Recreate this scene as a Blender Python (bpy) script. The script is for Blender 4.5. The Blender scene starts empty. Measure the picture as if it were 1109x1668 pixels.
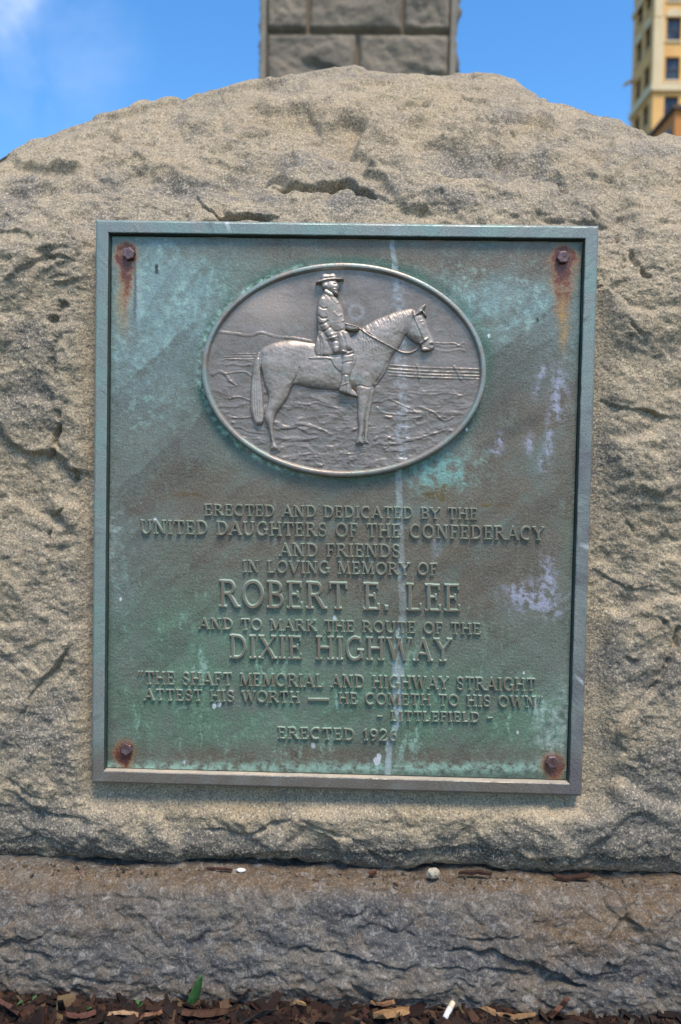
import bpy, bmesh, math, random
import numpy as np
R_ = math.radians
scene = bpy.context.scene
COL = scene.collection
rng = np.random.default_rng(7)
random.seed(7)

# ------------------------------------------------------------------ camera
ZC = 0.57                                   # height of the plaque's centre above the mulch
CAM = np.array([0.02092, -0.96024, ZC + 0.03169])
YAW, PITCH, ROLL = -0.021302, 0.035783, -0.019031
FPX, CX, CY = 1300.0, 554.5, 834.0          # focal length in pixels of a 1109 x 1668 frame
_cy, _sy, _cp, _sp, _cr, _sr = (math.cos(YAW), math.sin(YAW), math.cos(PITCH), math.sin(PITCH),
                                math.cos(ROLL), math.sin(ROLL))
FW = np.array([_sy * _cp, _cy * _cp, -_sp])
_r0 = np.array([_cy, -_sy, 0.0])
_d0 = np.cross(FW, _r0)
RT = _cr * _r0 + _sr * _d0
DN = -_sr * _r0 + _cr * _d0
cam_data = bpy.data.cameras.new("camera")
cam = bpy.data.objects.new("camera", cam_data)
COL.objects.link(cam)
M = np.eye(4)
M[:3, 0], M[:3, 1], M[:3, 2], M[:3, 3] = RT, -DN, -FW, CAM
import mathutils
cam.matrix_world = mathutils.Matrix([list(map(float, r)) for r in M])
cam_data.sensor_fit = 'VERTICAL'
cam_data.sensor_height = 36.0
cam_data.lens = 36.0 * FPX / 1668.0
cam_data.clip_start = 0.02
cam_data.clip_end = 6000
cam_data.dof.use_dof = True
cam_data.dof.focus_distance = 0.965
cam_data.dof.aperture_fstop = 4.5
scene.camera = cam

# ------------------------------------------------------------------ sky and sun
SUN_EL, SUN_AZ = 64.0, 158.0                # azimuth clockwise from +Y; the camera looks along +Y
world = bpy.data.worlds.new("World")
scene.world = world
world.use_nodes = True
wn, wl = world.node_tree.nodes, world.node_tree.links
wn.clear()
w_out = wn.new("ShaderNodeOutputWorld")
w_bg = wn.new("ShaderNodeBackground")
w_sky = wn.new("ShaderNodeTexSky")
w_sky.sky_type = 'NISHITA'
w_sky.sun_disc = False
w_sky.sun_elevation = R_(SUN_EL)
w_sky.sun_rotation = R_(SUN_AZ)
w_sky.air_density = 1.0
w_sky.dust_density = 0.5
w_sky.ozone_density = 1.3
w_bg.inputs["Strength"].default_value = 0.15
w_hs = wn.new("ShaderNodeHueSaturation")
w_hs.inputs["Value"].default_value = 1.1
w_hs.inputs["Saturation"].default_value = 1.33
wl.new(w_sky.outputs[0], w_hs.inputs["Color"])
w_tc = wn.new("ShaderNodeTexCoord")
w_no = wn.new("ShaderNodeTexNoise")
w_no.inputs["Scale"].default_value = 7.0
w_no.inputs["Detail"].default_value = 7.0
w_no.inputs["Roughness"].default_value = 0.58
w_no.inputs["Distortion"].default_value = 0.5
wl.new(w_tc.outputs["Generated"], w_no.inputs["Vector"])
w_ra = wn.new("ShaderNodeMapRange")
w_ra.inputs["From Min"].default_value = 0.44
w_ra.inputs["From Max"].default_value = 0.78
wl.new(w_no.outputs["Fac"], w_ra.inputs["Value"])
def wmath(op, a, b=None):
    n = wn.new("ShaderNodeMath"); n.operation = op; n.use_clamp = False
    for i, v in enumerate((a, b)):
        if v is None: continue
        if isinstance(v, (int, float)): n.inputs[i].default_value = v
        else: wl.new(v, n.inputs[i])
    return n.outputs[0]
def cloud_mask(vec, tight):
    v = np.array(vec, float); v /= np.linalg.norm(v)
    n = wn.new("ShaderNodeVectorMath"); n.operation = 'DOT_PRODUCT'
    wl.new(w_tc.outputs["Generated"], n.inputs[0]); n.inputs[1].default_value = tuple(v)
    m = wn.new("ShaderNodeMapRange"); m.interpolation_type = 'SMOOTHERSTEP'
    m.inputs["From Min"].default_value = math.cos(R_(tight)); m.inputs["From Max"].default_value = 1.0
    wl.new(n.outputs["Value"], m.inputs["Value"])
    return m.outputs[0]
def pixdir(px, py):
    return FW + RT * (px - CX) / FPX + DN * (py - CY) / FPX
c1 = wmath('MULTIPLY', cloud_mask(pixdir(-50, -70), 5.2), .9)          # the bright bank top left
c2 = wmath('MULTIPLY', cloud_mask(pixdir(80, 60), 7), 0.2)           # thin wisps below it
cw = wmath('MULTIPLY', wmath('ADD', c1, c2), w_ra.outputs[0])
w_cl = wn.new("ShaderNodeMath"); w_cl.operation = 'MINIMUM'
wl.new(cw, w_cl.inputs[0]); w_cl.inputs[1].default_value = 0.85
w_mx = wn.new("ShaderNodeMix"); w_mx.data_type = 'RGBA'
wl.new(w_cl.outputs[0], w_mx.inputs["Factor"])
wl.new(w_hs.outputs[0], w_mx.inputs[6])
w_mx.inputs[7].default_value = (4.6, 5.0, 6.2, 1)
wl.new(w_mx.outputs[2], w_bg.inputs["Color"])
wl.new(w_bg.outputs[0], w_out.inputs[0])

sun_d = bpy.data.lights.new("sun", 'SUN')
sun_d.energy = 3.0
sun_d.angle = R_(22.0)
sun_d.color = (1.0, 0.90, 0.76)
sun = bpy.data.objects.new("sun", sun_d)
COL.objects.link(sun)
sdir = mathutils.Vector((math.sin(R_(SUN_AZ)) * math.cos(R_(SUN_EL)),
                         math.cos(R_(SUN_AZ)) * math.cos(R_(SUN_EL)), math.sin(R_(SUN_EL))))
sun.rotation_euler = sdir.to_track_quat('Z', 'Y').to_euler()
sun.location = (2, -4, 6)

scene.view_settings.view_transform = 'Standard'
scene.view_settings.look = 'None'
scene.view_settings.exposure = 0.72
scene.view_settings.gamma = 1.0

# ------------------------------------------------------------------ helpers
def unproj(px, py, y):
    """The point at depth y where the sight line through photo pixel (px, py) meets it."""
    px, py = np.asarray(px, float), np.asarray(py, float)
    d = FW + ((px - CX) / FPX)[..., None] * RT + ((py - CY) / FPX)[..., None] * DN
    t = (y - CAM[1]) / d[..., 1]
    return CAM + d * t[..., None]
def at(px, py, y):
    return unproj(np.array([px]), np.array([py]), y)[0]
def project(P):
    q = P - CAM
    w = q @ FW
    return CX + FPX * (q @ RT) / w, CY + FPX * (q @ DN) / w

def _hash(ix, iy, seed):
    h = (ix.astype(np.int64) * 374761393 + iy.astype(np.int64) * 668265263 + seed * 974634777) & 0xffffffff
    h = ((h ^ (h >> 13)) * 1274126177) & 0xffffffff
    h = ((h ^ (h >> 16)) * 2246822519) & 0xffffffff
    return (h ^ (h >> 15)) & 0xffffffff
def hrand(ix, iy, seed):
    return _hash(ix, iy, seed) / 4294967296.0
def perlin(x, y, seed=0):
    ix, iy = np.floor(x), np.floor(y)
    fx, fy = x - ix, y - iy
    u, v = fx * fx * fx * (fx * (fx * 6 - 15) + 10), fy * fy * fy * (fy * (fy * 6 - 15) + 10)
    def g(dx, dy):
        a = hrand(ix + dx, iy + dy, seed) * 2 * np.pi
        return np.cos(a) * (fx - dx) + np.sin(a) * (fy - dy)
    a, b, c, d = g(0, 0), g(1, 0), g(0, 1), g(1, 1)
    return 1.5 * ((a * (1 - u) + b * u) * (1 - v) + (c * (1 - u) + d * u) * v)
def fbm(x, y, oct=4, seed=0, gain=0.5):
    s, a = 0, 1.0
    for o in range(oct):
        s = s + a * perlin(x * 2 ** o, y * 2 ** o, seed + o * 17)
        a *= gain
    return s
def ridged(x, y, oct=4, seed=0):
    s, a = 0, 1.0
    for o in range(oct):
        s = s + a * (1 - 2 * np.abs(perlin(x * 2 ** o, y * 2 ** o, seed + o * 17)))
        a *= 0.5
    return s
def facets(x, y, seed=0, tilt=1.0):
    """Broken-stone field: irregular cells, each its own tilted plane at its own level, with steps between."""
    ix, iy = np.floor(x), np.floor(y)
    best = np.full(x.shape, 1e9); val = np.zeros(x.shape)
    for dx in (-1, 0, 1):
        for dy in (-1, 0, 1):
            jx, jy = ix + dx, iy + dy
            px_ = jx + hrand(jx, jy, seed); py_ = jy + hrand(jx, jy, seed + 1)
            rx, ry = x - px_, y - py_
            d = rx * rx + ry * ry
            ga, gm = hrand(jx, jy, seed + 2) * 2 * np.pi, hrand(jx, jy, seed + 3)
            v = hrand(jx, jy, seed + 4) - 0.5 + tilt * gm * (np.cos(ga) * rx + np.sin(ga) * ry)
            m = d < best
            best = np.where(m, d, best); val = np.where(m, v, val)
    return val
def sstep(a, b, x):
    t = np.clip((x - a) / (b - a), 0, 1)
    return t * t * (3 - 2 * t)

def raw_mesh(name, V, F, mat, parent=None, smooth=True, attrs=None, midx=None):
    """V (n,3), F (m,4) or (m,3) -> one linked mesh object."""
    me = bpy.data.meshes.new(name)
    V = np.asarray(V, np.float32); F = np.asarray(F, np.int32)
    me.vertices.add(len(V)); me.vertices.foreach_set("co", V.ravel())
    k = F.shape[1]
    me.loops.add(F.size); me.loops.foreach_set("vertex_index", F.ravel())
    me.polygons.add(len(F))
    me.polygons.foreach_set("loop_start", np.arange(0, F.size, k, dtype=np.int32))
    me.polygons.foreach_set("use_smooth", np.full(len(F), smooth))
    if midx is not None:
        me.polygons.foreach_set("material_index", np.asarray(midx, np.int32))
    for m in (mat if isinstance(mat, (list, tuple)) else [mat]):
        me.materials.append(m)
    for an, a in (attrs or {}).items():
        if a.ndim == 2:
            at_ = me.attributes.new(an, 'FLOAT_COLOR', 'POINT')
            c = np.ones((len(V), 4), np.float32); c[:, :3] = a
            at_.data.foreach_set("color", c.ravel())
        else:
            at_ = me.attributes.new(an, 'FLOAT', 'POINT')
            at_.data.foreach_set("value", a.astype(np.float32))
    me.update(calc_edges=True); me.validate()
    o = bpy.data.objects.new(name, me); COL.objects.link(o)
    if parent is not None: o.parent = parent
    return o
def grid_faces(h, w, mask=None):
    i = np.arange(h * w).reshape(h, w)
    q = np.stack([i[:-1, :-1], i[1:, :-1], i[1:, 1:], i[:-1, 1:]], -1).reshape(-1, 4)
    if mask is not None: q = q[mask.ravel()]
    return q
def compact(V, F, attrs=None):
    used = np.unique(F)
    m = np.full(len(V), -1, np.int64); m[used] = np.arange(len(used))
    return V[used], m[F], {k: a[used] for k, a in (attrs or {}).items()}
class MB:
    """Collects plain shapes into one mesh (polygons of any size)."""
    def __init__(s): s.v, s.f, s.m = [], [], []
    def add(s, v, f, mi=0):
        o = len(s.v); s.v += [tuple(map(float, p)) for p in v]
        s.f += [[i + o for i in q] for q in f]; s.m += [mi] * len(f)
    def box(s, x0, x1, y0, y1, z0, z1, mi=0):
        v = [(x, y, z) for z in (z0, z1) for y in (y0, y1) for x in (x0, x1)]
        s.add(v, [(0, 2, 3, 1), (4, 5, 7, 6), (0, 1, 5, 4), (2, 6, 7, 3), (0, 4, 6, 2), (1, 3, 7, 5)], mi)
    def build(s, name, mat, parent=None, smooth=False):
        me = bpy.data.meshes.new(name); me.from_pydata(s.v, [], s.f)
        for m in (mat if isinstance(mat, (list, tuple)) else [mat]): me.materials.append(m)
        me.polygons.foreach_set("material_index", s.m)
        if smooth: me.polygons.foreach_set("use_smooth", [True] * len(s.f))
        me.update()
        o = bpy.data.objects.new(name, me); COL.objects.link(o)
        if parent is not None: o.parent = parent
        return o
def tag(o, label=None, cat=None, group=None, kind=None):
    if label: o["label"] = label
    if cat: o["category"] = cat
    if group: o["group"] = group
    if kind: o["kind"] = kind
    return o
def empty(name, loc=(0, 0, 0)):
    o = bpy.data.objects.new(name, None); o.empty_display_size = 0.05
    o.location = loc; COL.objects.link(o); return o
def hold(child, parent):
    """Parent without moving: the child's mesh is in world coordinates."""
    child.parent = parent
    child.matrix_parent_inverse = mathutils.Matrix.Translation(parent.location).inverted()
    return child

# ------------------------------------------------------------------ materials
class NT:
    def __init__(s, name):
        s.mat = bpy.data.materials.new(name); s.mat.use_nodes = True
        s.t = s.mat.node_tree; s.n, s.l = s.t.nodes, s.t.links
        s.b = s.n["Principled BSDF"]
        s.co = s.n.new("ShaderNodeTexCoord").outputs["Object"]
    def put(s, sock, v):
        if isinstance(v, (int, float)): sock.default_value = v
        elif isinstance(v, tuple): sock.default_value = (*v, 1) if len(v) == 3 and sock.type == 'RGBA' else v
        else: s.l.new(v, sock)
    def noise(s, scale, detail=4, rough=0.55, dist=0.0, vec=None, stretch=None):
        n = s.n.new("ShaderNodeTexNoise")
        n.inputs["Scale"].default_value = scale; n.inputs["Detail"].default_value = detail
        n.inputs["Roughness"].default_value = rough; n.inputs["Distortion"].default_value = dist
        v = vec or s.co
        if stretch:
            mp = s.n.new("ShaderNodeMapping"); s.l.new(v, mp.inputs["Vector"])
            mp.inputs["Scale"].default_value = stretch[0]; mp.inputs["Rotation"].default_value = stretch[1]
            v = mp.outputs[0]
        s.l.new(v, n.inputs["Vector"]); return n.outputs["Fac"]
    def voro(s, scale, out="Distance", feature='F1'):
        n = s.n.new("ShaderNodeTexVoronoi"); n.feature = feature
        n.inputs["Scale"].default_value = scale; s.l.new(s.co, n.inputs["Vector"]); return n.outputs[out]
    def ramp(s, v, a, b, lo=0.0, hi=1.0):
        n = s.n.new("ShaderNodeMapRange"); n.inputs["From Min"].default_value = a; n.inputs["From Max"].default_value = b
        n.inputs["To Min"].default_value = lo; n.inputs["To Max"].default_value = hi
        s.l.new(v, n.inputs["Value"]); return n.outputs[0]
    def mix(s, f, a, b, mode='MIX'):
        n = s.n.new("ShaderNodeMix"); n.data_type = 'RGBA'; n.blend_type = mode
        s.put(n.inputs["Factor"], f); s.put(n.inputs[6], a); s.put(n.inputs[7], b); return n.outputs[2]
    def math(s, op, a, b):
        n = s.n.new("ShaderNodeMath"); n.operation = op
        s.put(n.inputs[0], a); s.put(n.inputs[1], b); return n.outputs[0]
    def attr(s, name, out="Color"):
        n = s.n.new("ShaderNodeAttribute"); n.attribute_name = name; return n.outputs[out]
    def sep(s, v):
        n = s.n.new("ShaderNodeSeparateColor"); s.l.new(v, n.inputs[0]); return n.outputs
    def bump(s, h, dist, strength=1.0):
        n = s.n.new("ShaderNodeBump"); n.inputs["Distance"].default_value = dist; n.inputs["Strength"].default_value = strength
        s.l.new(h, n.inputs["Height"]); s.l.new(n.outputs[0], s.b.inputs["Normal"])
    def done(s, color=None, rough=None, metal=None, spec=None):
        if color is not None: s.put(s.b.inputs["Base Color"], color)
        if rough is not None: s.put(s.b.inputs["Roughness"], rough)
        if metal is not None: s.put(s.b.inputs["Metallic"], metal)
        if spec is not None: s.put(s.b.inputs["Specular IOR Level"], spec)
        return s.mat

def stone_material(name, light, grey, ochre, dark, grain=330.0, fleck=(0.58, 0.49, 0.34), famt=.85, mott=0.0):
    n = NT(name)
    tone = n.sep(n.attr("tone"))
    patch = n.math('ADD', n.ramp(n.noise(9, 6, 0.65, 0.6), 0.40, 0.72, 0, 0.75), tone[0])
    patch = n.math('ADD', patch, n.ramp(n.noise(45, 5, 0.65, 0.8), 0.35, 0.7, -0.3, 0.3))
    c = n.mix(n.ramp(patch, 0, 1), light, grey)
    och = n.math('ADD', n.ramp(n.noise(6.5, 5, 0.6, 0.8), 0.55, 0.8, 0, 0.55), tone[2])
    c = n.mix(n.ramp(och, 0, 1), c, ochre)
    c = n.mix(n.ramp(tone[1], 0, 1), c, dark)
    if mott:
        c = n.mix(n.ramp(n.noise(75, 6, .7, .9), .52, .68, 0, mott), c, (0.31, 0.285, 0.25))
        c = n.mix(n.ramp(n.noise(48, 6, .7, .9, stretch=((1, 1, 1.6), (0, .3, 1.7))), .52, .68, 0, mott), c, (0.040, 0.039, 0.041))
        c = n.mix(n.ramp(n.noise(30, 6, .7, .9, stretch=((1, 1, 1.5), (0, .2, .7))), .54, .7, 0, mott * .7), c, (0.17, 0.10, 0.046))
    # crystals: pale feldspar and black mica grains
    g1 = n.noise(grain, 2.5, 0.75)
    c = n.mix(n.ramp(g1, 0.50, 0.68, 0, famt), c, fleck)
    g2 = n.noise(grain * 1.15, 3, 0.8, 0.0, stretch=((1, 1, 1), (0.7, 0.3, 1.1)))
    c = n.mix(n.ramp(g2, 0.50, 0.65, 0, 0.82), c, (0.055, 0.05, 0.048))
    g3 = n.noise(grain * 0.33, 3, 0.7)
    c = n.mix(n.ramp(g3, 0.50, 0.75, 0, 0.28), c, (0.11, 0.10, 0.09))
    h = n.math('ADD', n.math('MULTIPLY', n.noise(grain * 0.45, 4, 0.65), 1.0), n.math('MULTIPLY', n.noise(grain * 0.12, 4, 0.6), 1.6))
    n.bump(h, 0.0030, 0.9)
    return n.done(c, 0.92, 0, 0.25)

M_ROCK = stone_material("weathered_granite", (0.352, 0.278, 0.182), (0.162, 0.143, 0.118), (0.36, 0.25, 0.12), (0.06, 0.054, 0.046), 350.0)
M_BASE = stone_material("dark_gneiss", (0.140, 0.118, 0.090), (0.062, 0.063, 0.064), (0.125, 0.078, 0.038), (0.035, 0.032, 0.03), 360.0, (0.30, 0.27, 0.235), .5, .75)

def bronze_painted(name="patinated_bronze"):
    n = NT(name)
    c = n.attr("tint")
    g = n.noise(520, 2, 0.7)
    c = n.mix(n.ramp(g, 0.35, 0.68, 0, 0.55), n.mix(0.36, c, (0.02, 0.022, 0.02)), n.mix(0.22, c, (0.48, 0.58, 0.54)))
    n.bump(n.math('ADD', n.math('MULTIPLY', n.noise(420, 2, 0.6), 1.0), n.math('MULTIPLY', n.noise(90, 4, 0.6), .6)), 0.0009, 0.5)
    r = n.ramp(n.noise(40, 4), 0.3, 0.7, 0.42, 0.62)
    return n.done(c, n.ramp(n.noise(30, 4), 0.3, 0.7, 0.34, 0.56), 0.28, 0.4)
M_PLATE = bronze_painted()
def bronze_plain(name, a, b, c3, metal, r0, r1, bump=0.0006, stretch=None):
    n = NT(name)
    c = n.mix(n.ramp(n.noise(22, 5, 0.62, 0.4, stretch=stretch), 0.36, 0.66), a, b)
    c = n.mix(n.ramp(n.noise(70, 5, 0.65), 0.55, 0.75, 0, 0.6), c, c3)
    g = n.noise(600, 2, 0.7)
    c = n.mix(n.ramp(g, 0.4, 0.75, 0, 0.25), c, (0.03, 0.03, 0.028))
    n.bump(n.noise(380, 3, 0.6), bump, 0.5)
    return n.done(c, n.ramp(n.noise(35, 4), 0.3, 0.7, r0, r1), metal, 0.3)
M_FRAME = bronze_plain("frame_bronze", (0.235, 0.225, 0.205), (0.22, 0.28, 0.255), (0.18, 0.15, 0.155), 0.25, 0.42, 0.6)
M_LETTER = bronze_plain("letter_bronze", (0.225, 0.165, 0.12), (0.215, 0.195, 0.15), (0.15, 0.10, 0.07), 0.25, 0.4, 0.55)
M_LETSIDE = bronze_plain("letter_verdigris", (0.19, 0.27, 0.21), (0.36, 0.46, 0.38), (0.15, 0.14, 0.11), 0.1, 0.5, 0.7)
M_PALEEDGE = bronze_plain("pale_ledge_bronze", (0.50, 0.40, 0.30), (0.34, 0.31, 0.25), (0.24, 0.24, 0.20), 0.1, 0.5, 0.7)
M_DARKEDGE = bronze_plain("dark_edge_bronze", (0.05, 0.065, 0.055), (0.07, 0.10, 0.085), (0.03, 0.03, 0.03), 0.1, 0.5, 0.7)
def relief_material():
    n = NT("medallion_bronze")
    tint = n.attr("tint")
    g = n.noise(420, 3, 0.7)
    c = n.mix(n.ramp(g, 0.4, 0.75, 0, 0.3), tint, (0.06, 0.055, 0.05))
    n.bump(n.noise(300, 3, 0.6), 0.0007, 0.5)
    return n.done(c, n.ramp(n.noise(45, 4), 0.3, 0.7, 0.36, 0.52), 0.48, 0.5)
M_RELIEF = relief_material()
def bolt_material():
    n = NT("rusted_bolt_iron")
    c = n.mix(n.ramp(n.noise(180, 4, 0.65), 0.4, 0.65), (0.17, 0.12, 0.13), (0.085, 0.034, 0.02))
    n.bump(n.noise(400, 4), 0.0008, 0.7)
    return n.done(c, 0.5, 0.45)
M_BOLT = bolt_material()

# ------------------------------------------------------------------ ground and mulch
def simple(name, a, b, scale, rough=0.9, bump=0.0, detail=5):
    n = NT(name)
    c = n.mix(n.ramp(n.noise(scale, detail, 0.6), 0.35, 0.68), a, b)
    if bump: n.bump(n.noise(scale * 3, 4), bump, 0.8)
    return n.done(c, rough, 0, 0.3)
M_GROUND = simple("trodden_grass_soil", (0.055, 0.065, 0.03), (0.10, 0.085, 0.055), 2.5, 0.95, 0.02)
m = MB(); m.box(-3000, 3000, -3000, 3000, -1.0, -0.045)
g = m.build("ground", M_GROUND); tag(g, kind="structure")
# ------------------------------------------------------------------ the boulder
LEDGE = 0.85
def face_features(px, py, d, ledges, cracks):
    shp = d.shape; fx, fy, fd = px.ravel(), py.ravel(), d.ravel()
    def near(pts, mar):
        p = np.array(pts, float)
        i = np.nonzero((fx > p[:, 0].min() - mar) & (fx < p[:, 0].max() + mar) & (fy > p[:, 1].min() - mar) & (fy < p[:, 1].max() + mar))[0]
        x, y = fx[i] + 5 * fbm(fx[i] / 38, fy[i] / 38, 3, 5), fy[i] + 5 * fbm(fx[i] / 38, fy[i] / 38, 3, 9)
        best = np.full(len(i), 1e9); sgn = np.zeros(len(i)); tt = np.zeros(len(i))
        L = np.r_[0, np.cumsum(np.hypot(*np.diff(p, axis=0).T))]
        for k in range(len(p) - 1):
            a, b = p[k], p[k + 1]; ab = b - a; l2 = ab @ ab
            t = np.clip(((x - a[0]) * ab[0] + (y - a[1]) * ab[1]) / l2, 0, 1)
            qx, qy = x - a[0] - t * ab[0], y - a[1] - t * ab[1]
            dd = np.hypot(qx, qy); s = ab[0] * (y - a[1]) - ab[1] * (x - a[0])
            m = dd < best
            best[m] = dd[m]; sgn[m] = np.sign(s[m]); tt[m] = ((L[k] + t[m] * (L[k + 1] - L[k])) / L[-1])
        taper = np.clip(np.minimum(tt, 1 - tt) * 6 + 0.12, 0, 1)
        return i, best, -sgn, taper                      # sgn +: to the left of the direction of travel (above a left-to-right line)
    for pts, amp, up, down, soft in ledges:
        i, dist, s, tp = near(pts, 3 * max(up, down))
        sd = dist * s
        k = sstep(-soft, soft, sd)
        var = np.clip(.8 + .75 * fbm(fx[i] / 55, fy[i] / 55, 3, 77), .2, 1.3)
        fd[i] += LEDGE * amp * tp * var * (k * 0.7 * np.exp(-np.maximum(sd, 0) / up) - (1 - k) * np.exp(-np.maximum(-sd, 0) / down))
        fd[i] -= np.minimum(.45 * abs(amp), .004) * tp * var * np.exp(-(np.abs(sd + 1.5) / 1.8) ** 2) * (soft < 4)
    for pts, depth, wid in cracks:
        i, dist, s, tp = near(pts, 5 * wid + 12)
        fd[i] -= .8 * depth * tp * np.clip(.8 + 1.2 * fbm(fx[i] / 24, fy[i] / 24, 3, 79), .1, 1.4) * np.exp(-(dist / wid) ** 2)
    return fd.reshape(shp)

def lattice_profile(pts, step):
    pts = np.array(pts, float)
    out = [pts[0]]
    L = np.r_[0, np.cumsum(np.hypot(*np.diff(pts, axis=0).T))]
    n = int(L[-1] / step)
    s = np.linspace(0, L[-1], n)
    P = np.stack([np.interp(s, L, pts[:, k]) for k in (0, 1)], -1)
    ker = np.hanning(2 * int(0.02 / step) + 3); ker /= ker.sum()
    h = len(ker) // 2
    Q = np.pad(P, ((h, h), (0, 0)), mode='edge')
    return np.stack([np.convolve(Q[:, k], ker, 'valid') for k in (0, 1)], -1)
def xs_nonuniform(inner, outer, step):
    a = np.arange(-inner, inner, step)
    b = inner + (outer - inner) * (np.linspace(0, 1, 60) ** 1.3)
    return np.r_[-b[::-1], a[1:], b]
def blur_cols(a, n):
    k = np.ones(n) / n
    return np.convolve(np.pad(a, n // 2, mode='edge'), k, 'valid')[:len(a)]

# skyline read off the photograph (pixel rows), extended beyond the frame
SKY_X = [-500, -250, -90, 0, 50, 110, 150, 195, 215, 235, 275, 300, 340, 400, 450, 500, 545, 575, 605, 640, 690, 740, 790, 830, 850, 870, 900, 940, 990, 1010, 1040, 1109, 1250, 1600]
SKY_Y = [620, 420, 290, 246, 228, 206, 190, 183, 183, 170, 164, 166, 152, 137, 126, 114, 108, 104, 112, 119, 119, 117, 122, 130, 143, 152, 160, 170, 181, 190, 208, 216, 270, 520]

def build_boulder():
    step = 0.0013
    xs = xs_nonuniform(0.475, 0.86, step)
    zs, k = 0.90, 0.85                       # where the face turns into the sloping top, and the slope's set-back
    px_of = CX + (xs - CAM[0]) / 1.15 * FPX + 8
    H = np.empty(len(xs)); Yr = np.empty(len(xs))
    rows = np.interp(px_of, SKY_X, SKY_Y)
    yr = np.full(len(xs), 0.2)
    for it in range(12):
        px_of = project(np.stack([xs, yr, np.full(len(xs), 1.15)], -1))[0]
        rows = np.interp(px_of, SKY_X, SKY_Y)
        H = unproj(px_of, rows, 0.0)[:, 2]
        d = FW + ((px_of - CX) / FPX)[:, None] * RT + ((rows - CY) / FPX)[:, None] * DN
        H = CAM[2] + d[:, 2] / d[:, 1] * (yr - CAM[1])
        yr = np.clip(0.5 * yr + 0.5 * (0.045 + np.maximum(H - zs, 0.0) * k), 0.05, 0.5)
    H -= 0.006
    t_face = [(0.075, 0.114), (0.032, 0.120), (0.016, 0.132), (0.009, 0.165), (0.010, 0.24), (0.014, 0.55), (0.014, 0.84)]
    face = lattice_profile(t_face, step)
    n1, n2, n3 = len(face), int(0.46 / step), 70
    nr = n1 + n2 + n3
    B = np.zeros((nr, len(xs), 3)); B[..., 0] = xs[None]
    edge = sstep(0.50, 0.86, np.abs(xs))                       # the sides curve back beyond the frame
    sq = np.clip((H - 0.12) / (0.84 - 0.12 + 0.06), 0.25, 1)   # low flanks squeeze the face
    for j in range(len(xs)):
        s = min(1.0, sq[j])
        B[:n1, j, 1] = face[:, 0]; B[:n1, j, 2] = 0.118 + (face[:, 1] - 0.118) * s
        z0 = B[n1 - 1, j, 2]
        y0 = face[-1, 0]
        u = np.linspace(0, 1, n2 + 1)[1:]
        # quadratic shoulder: leaves the face upright, arrives at the ridge on the slope
        c = (y0 + 0.012, z0 + 0.35 * (H[j] - z0))
        B[n1:n1 + n2, j, 1] = (1 - u) ** 2 * y0 + 2 * u * (1 - u) * c[0] + u * u * yr[j]
        B[n1:n1 + n2, j, 2] = (1 - u) ** 2 * z0 + 2 * u * (1 - u) * c[1] + u * u * H[j]
        v = np.linspace(0, 1, n3 + 1)[1:]
        B[n1 + n2:, j, 1] = yr[j] + 0.36 * np.sin(v * np.pi / 2)
        B[n1 + n2:, j, 2] = H[j] - (H[j] - 0.10) * (1 - np.cos(v * np.pi / 2)) - 0.0
    B[..., 1] += (edge ** 2 * 0.30)[None]
    du = np.gradient(B, axis=1); dv = np.gradient(B, axis=0)
    N = np.cross(du, dv); N /= np.linalg.norm(N, axis=-1, keepdims=True) + 1e-12      # outward (towards -y on the face)
    seg = np.linalg.norm(dv, axis=-1)
    V = np.cumsum(seg, axis=0); U = np.broadcast_to(xs[None], V.shape)
    px, py = project(B)
    wx, wy = 0.05 * fbm(U * 9, V * 9, 3, 31), 0.05 * fbm(U * 9, V * 9, 3, 47)
    top = sstep(n1 - 60, n1 + 120, np.arange(nr))[:, None]
    d = 0.0075 * fbm(U * 4.5, V * 5.5, 3, 3)
    d = d + (0.0075 + 0.0065 * top) * facets((U + wx) * 5.0, (V + wy) * 8.0, 11, 1.3)
    d = d + (0.0042 + 0.0026 * top) * facets((U + 0.6 * wx) * 14, (V + 0.6 * wy) * 21, 23, 1.3)
    d = d + 0.0012 * facets((U + 0.25 * wx) * 46 , (V + 0.25 * wy) * 64, 29, 1.3)
    for _ in range(7):
        d[1:-1, 1:-1] = 0.25 * (d[:-2, 1:-1] + d[2:, 1:-1] + d[1:-1, :-2] + d[1:-1, 2:])
    d = d + 0.0035 * top * facets((U + .4 * wx) * 26, (V + .4 * wy) * 40, 41, 1.4)
    for _ in range(2):
        d[1:-1, 1:-1] = 0.25 * (d[:-2, 1:-1] + d[2:, 1:-1] + d[1:-1, :-2] + d[1:-1, 2:])
    fc = 0.0016 * facets((U + 0.3 * wx) * 34, (V + 0.3 * wy) * 44, 43, 1.5) + 0.0008 * facets((U + 0.2 * wx) * 85, (V + 0.2 * wy) * 100, 53, 1.5)
    fc[1:-1, 1:-1] = 0.25 * (fc[:-2, 1:-1] + fc[2:, 1:-1] + fc[1:-1, :-2] + fc[1:-1, 2:])
    d = d + fc
    d = d + 0.0008 * ridged(U * 15, V * 21, 4, 61)
    d = d + 0.0009 * fbm(U * 55, V * 62, 4, 67, .6)
    d = d + 0.0009 * fbm(U * 120, V * 130, 3, 71)
    # soften the sharpest steps
    for _ in range(2):
        d[1:-1, 1:-1] = 0.5 * d[1:-1, 1:-1] + 0.125 * (d[:-2, 1:-1] + d[2:, 1:-1] + d[1:-1, :-2] + d[1:-1, 2:])
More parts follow.
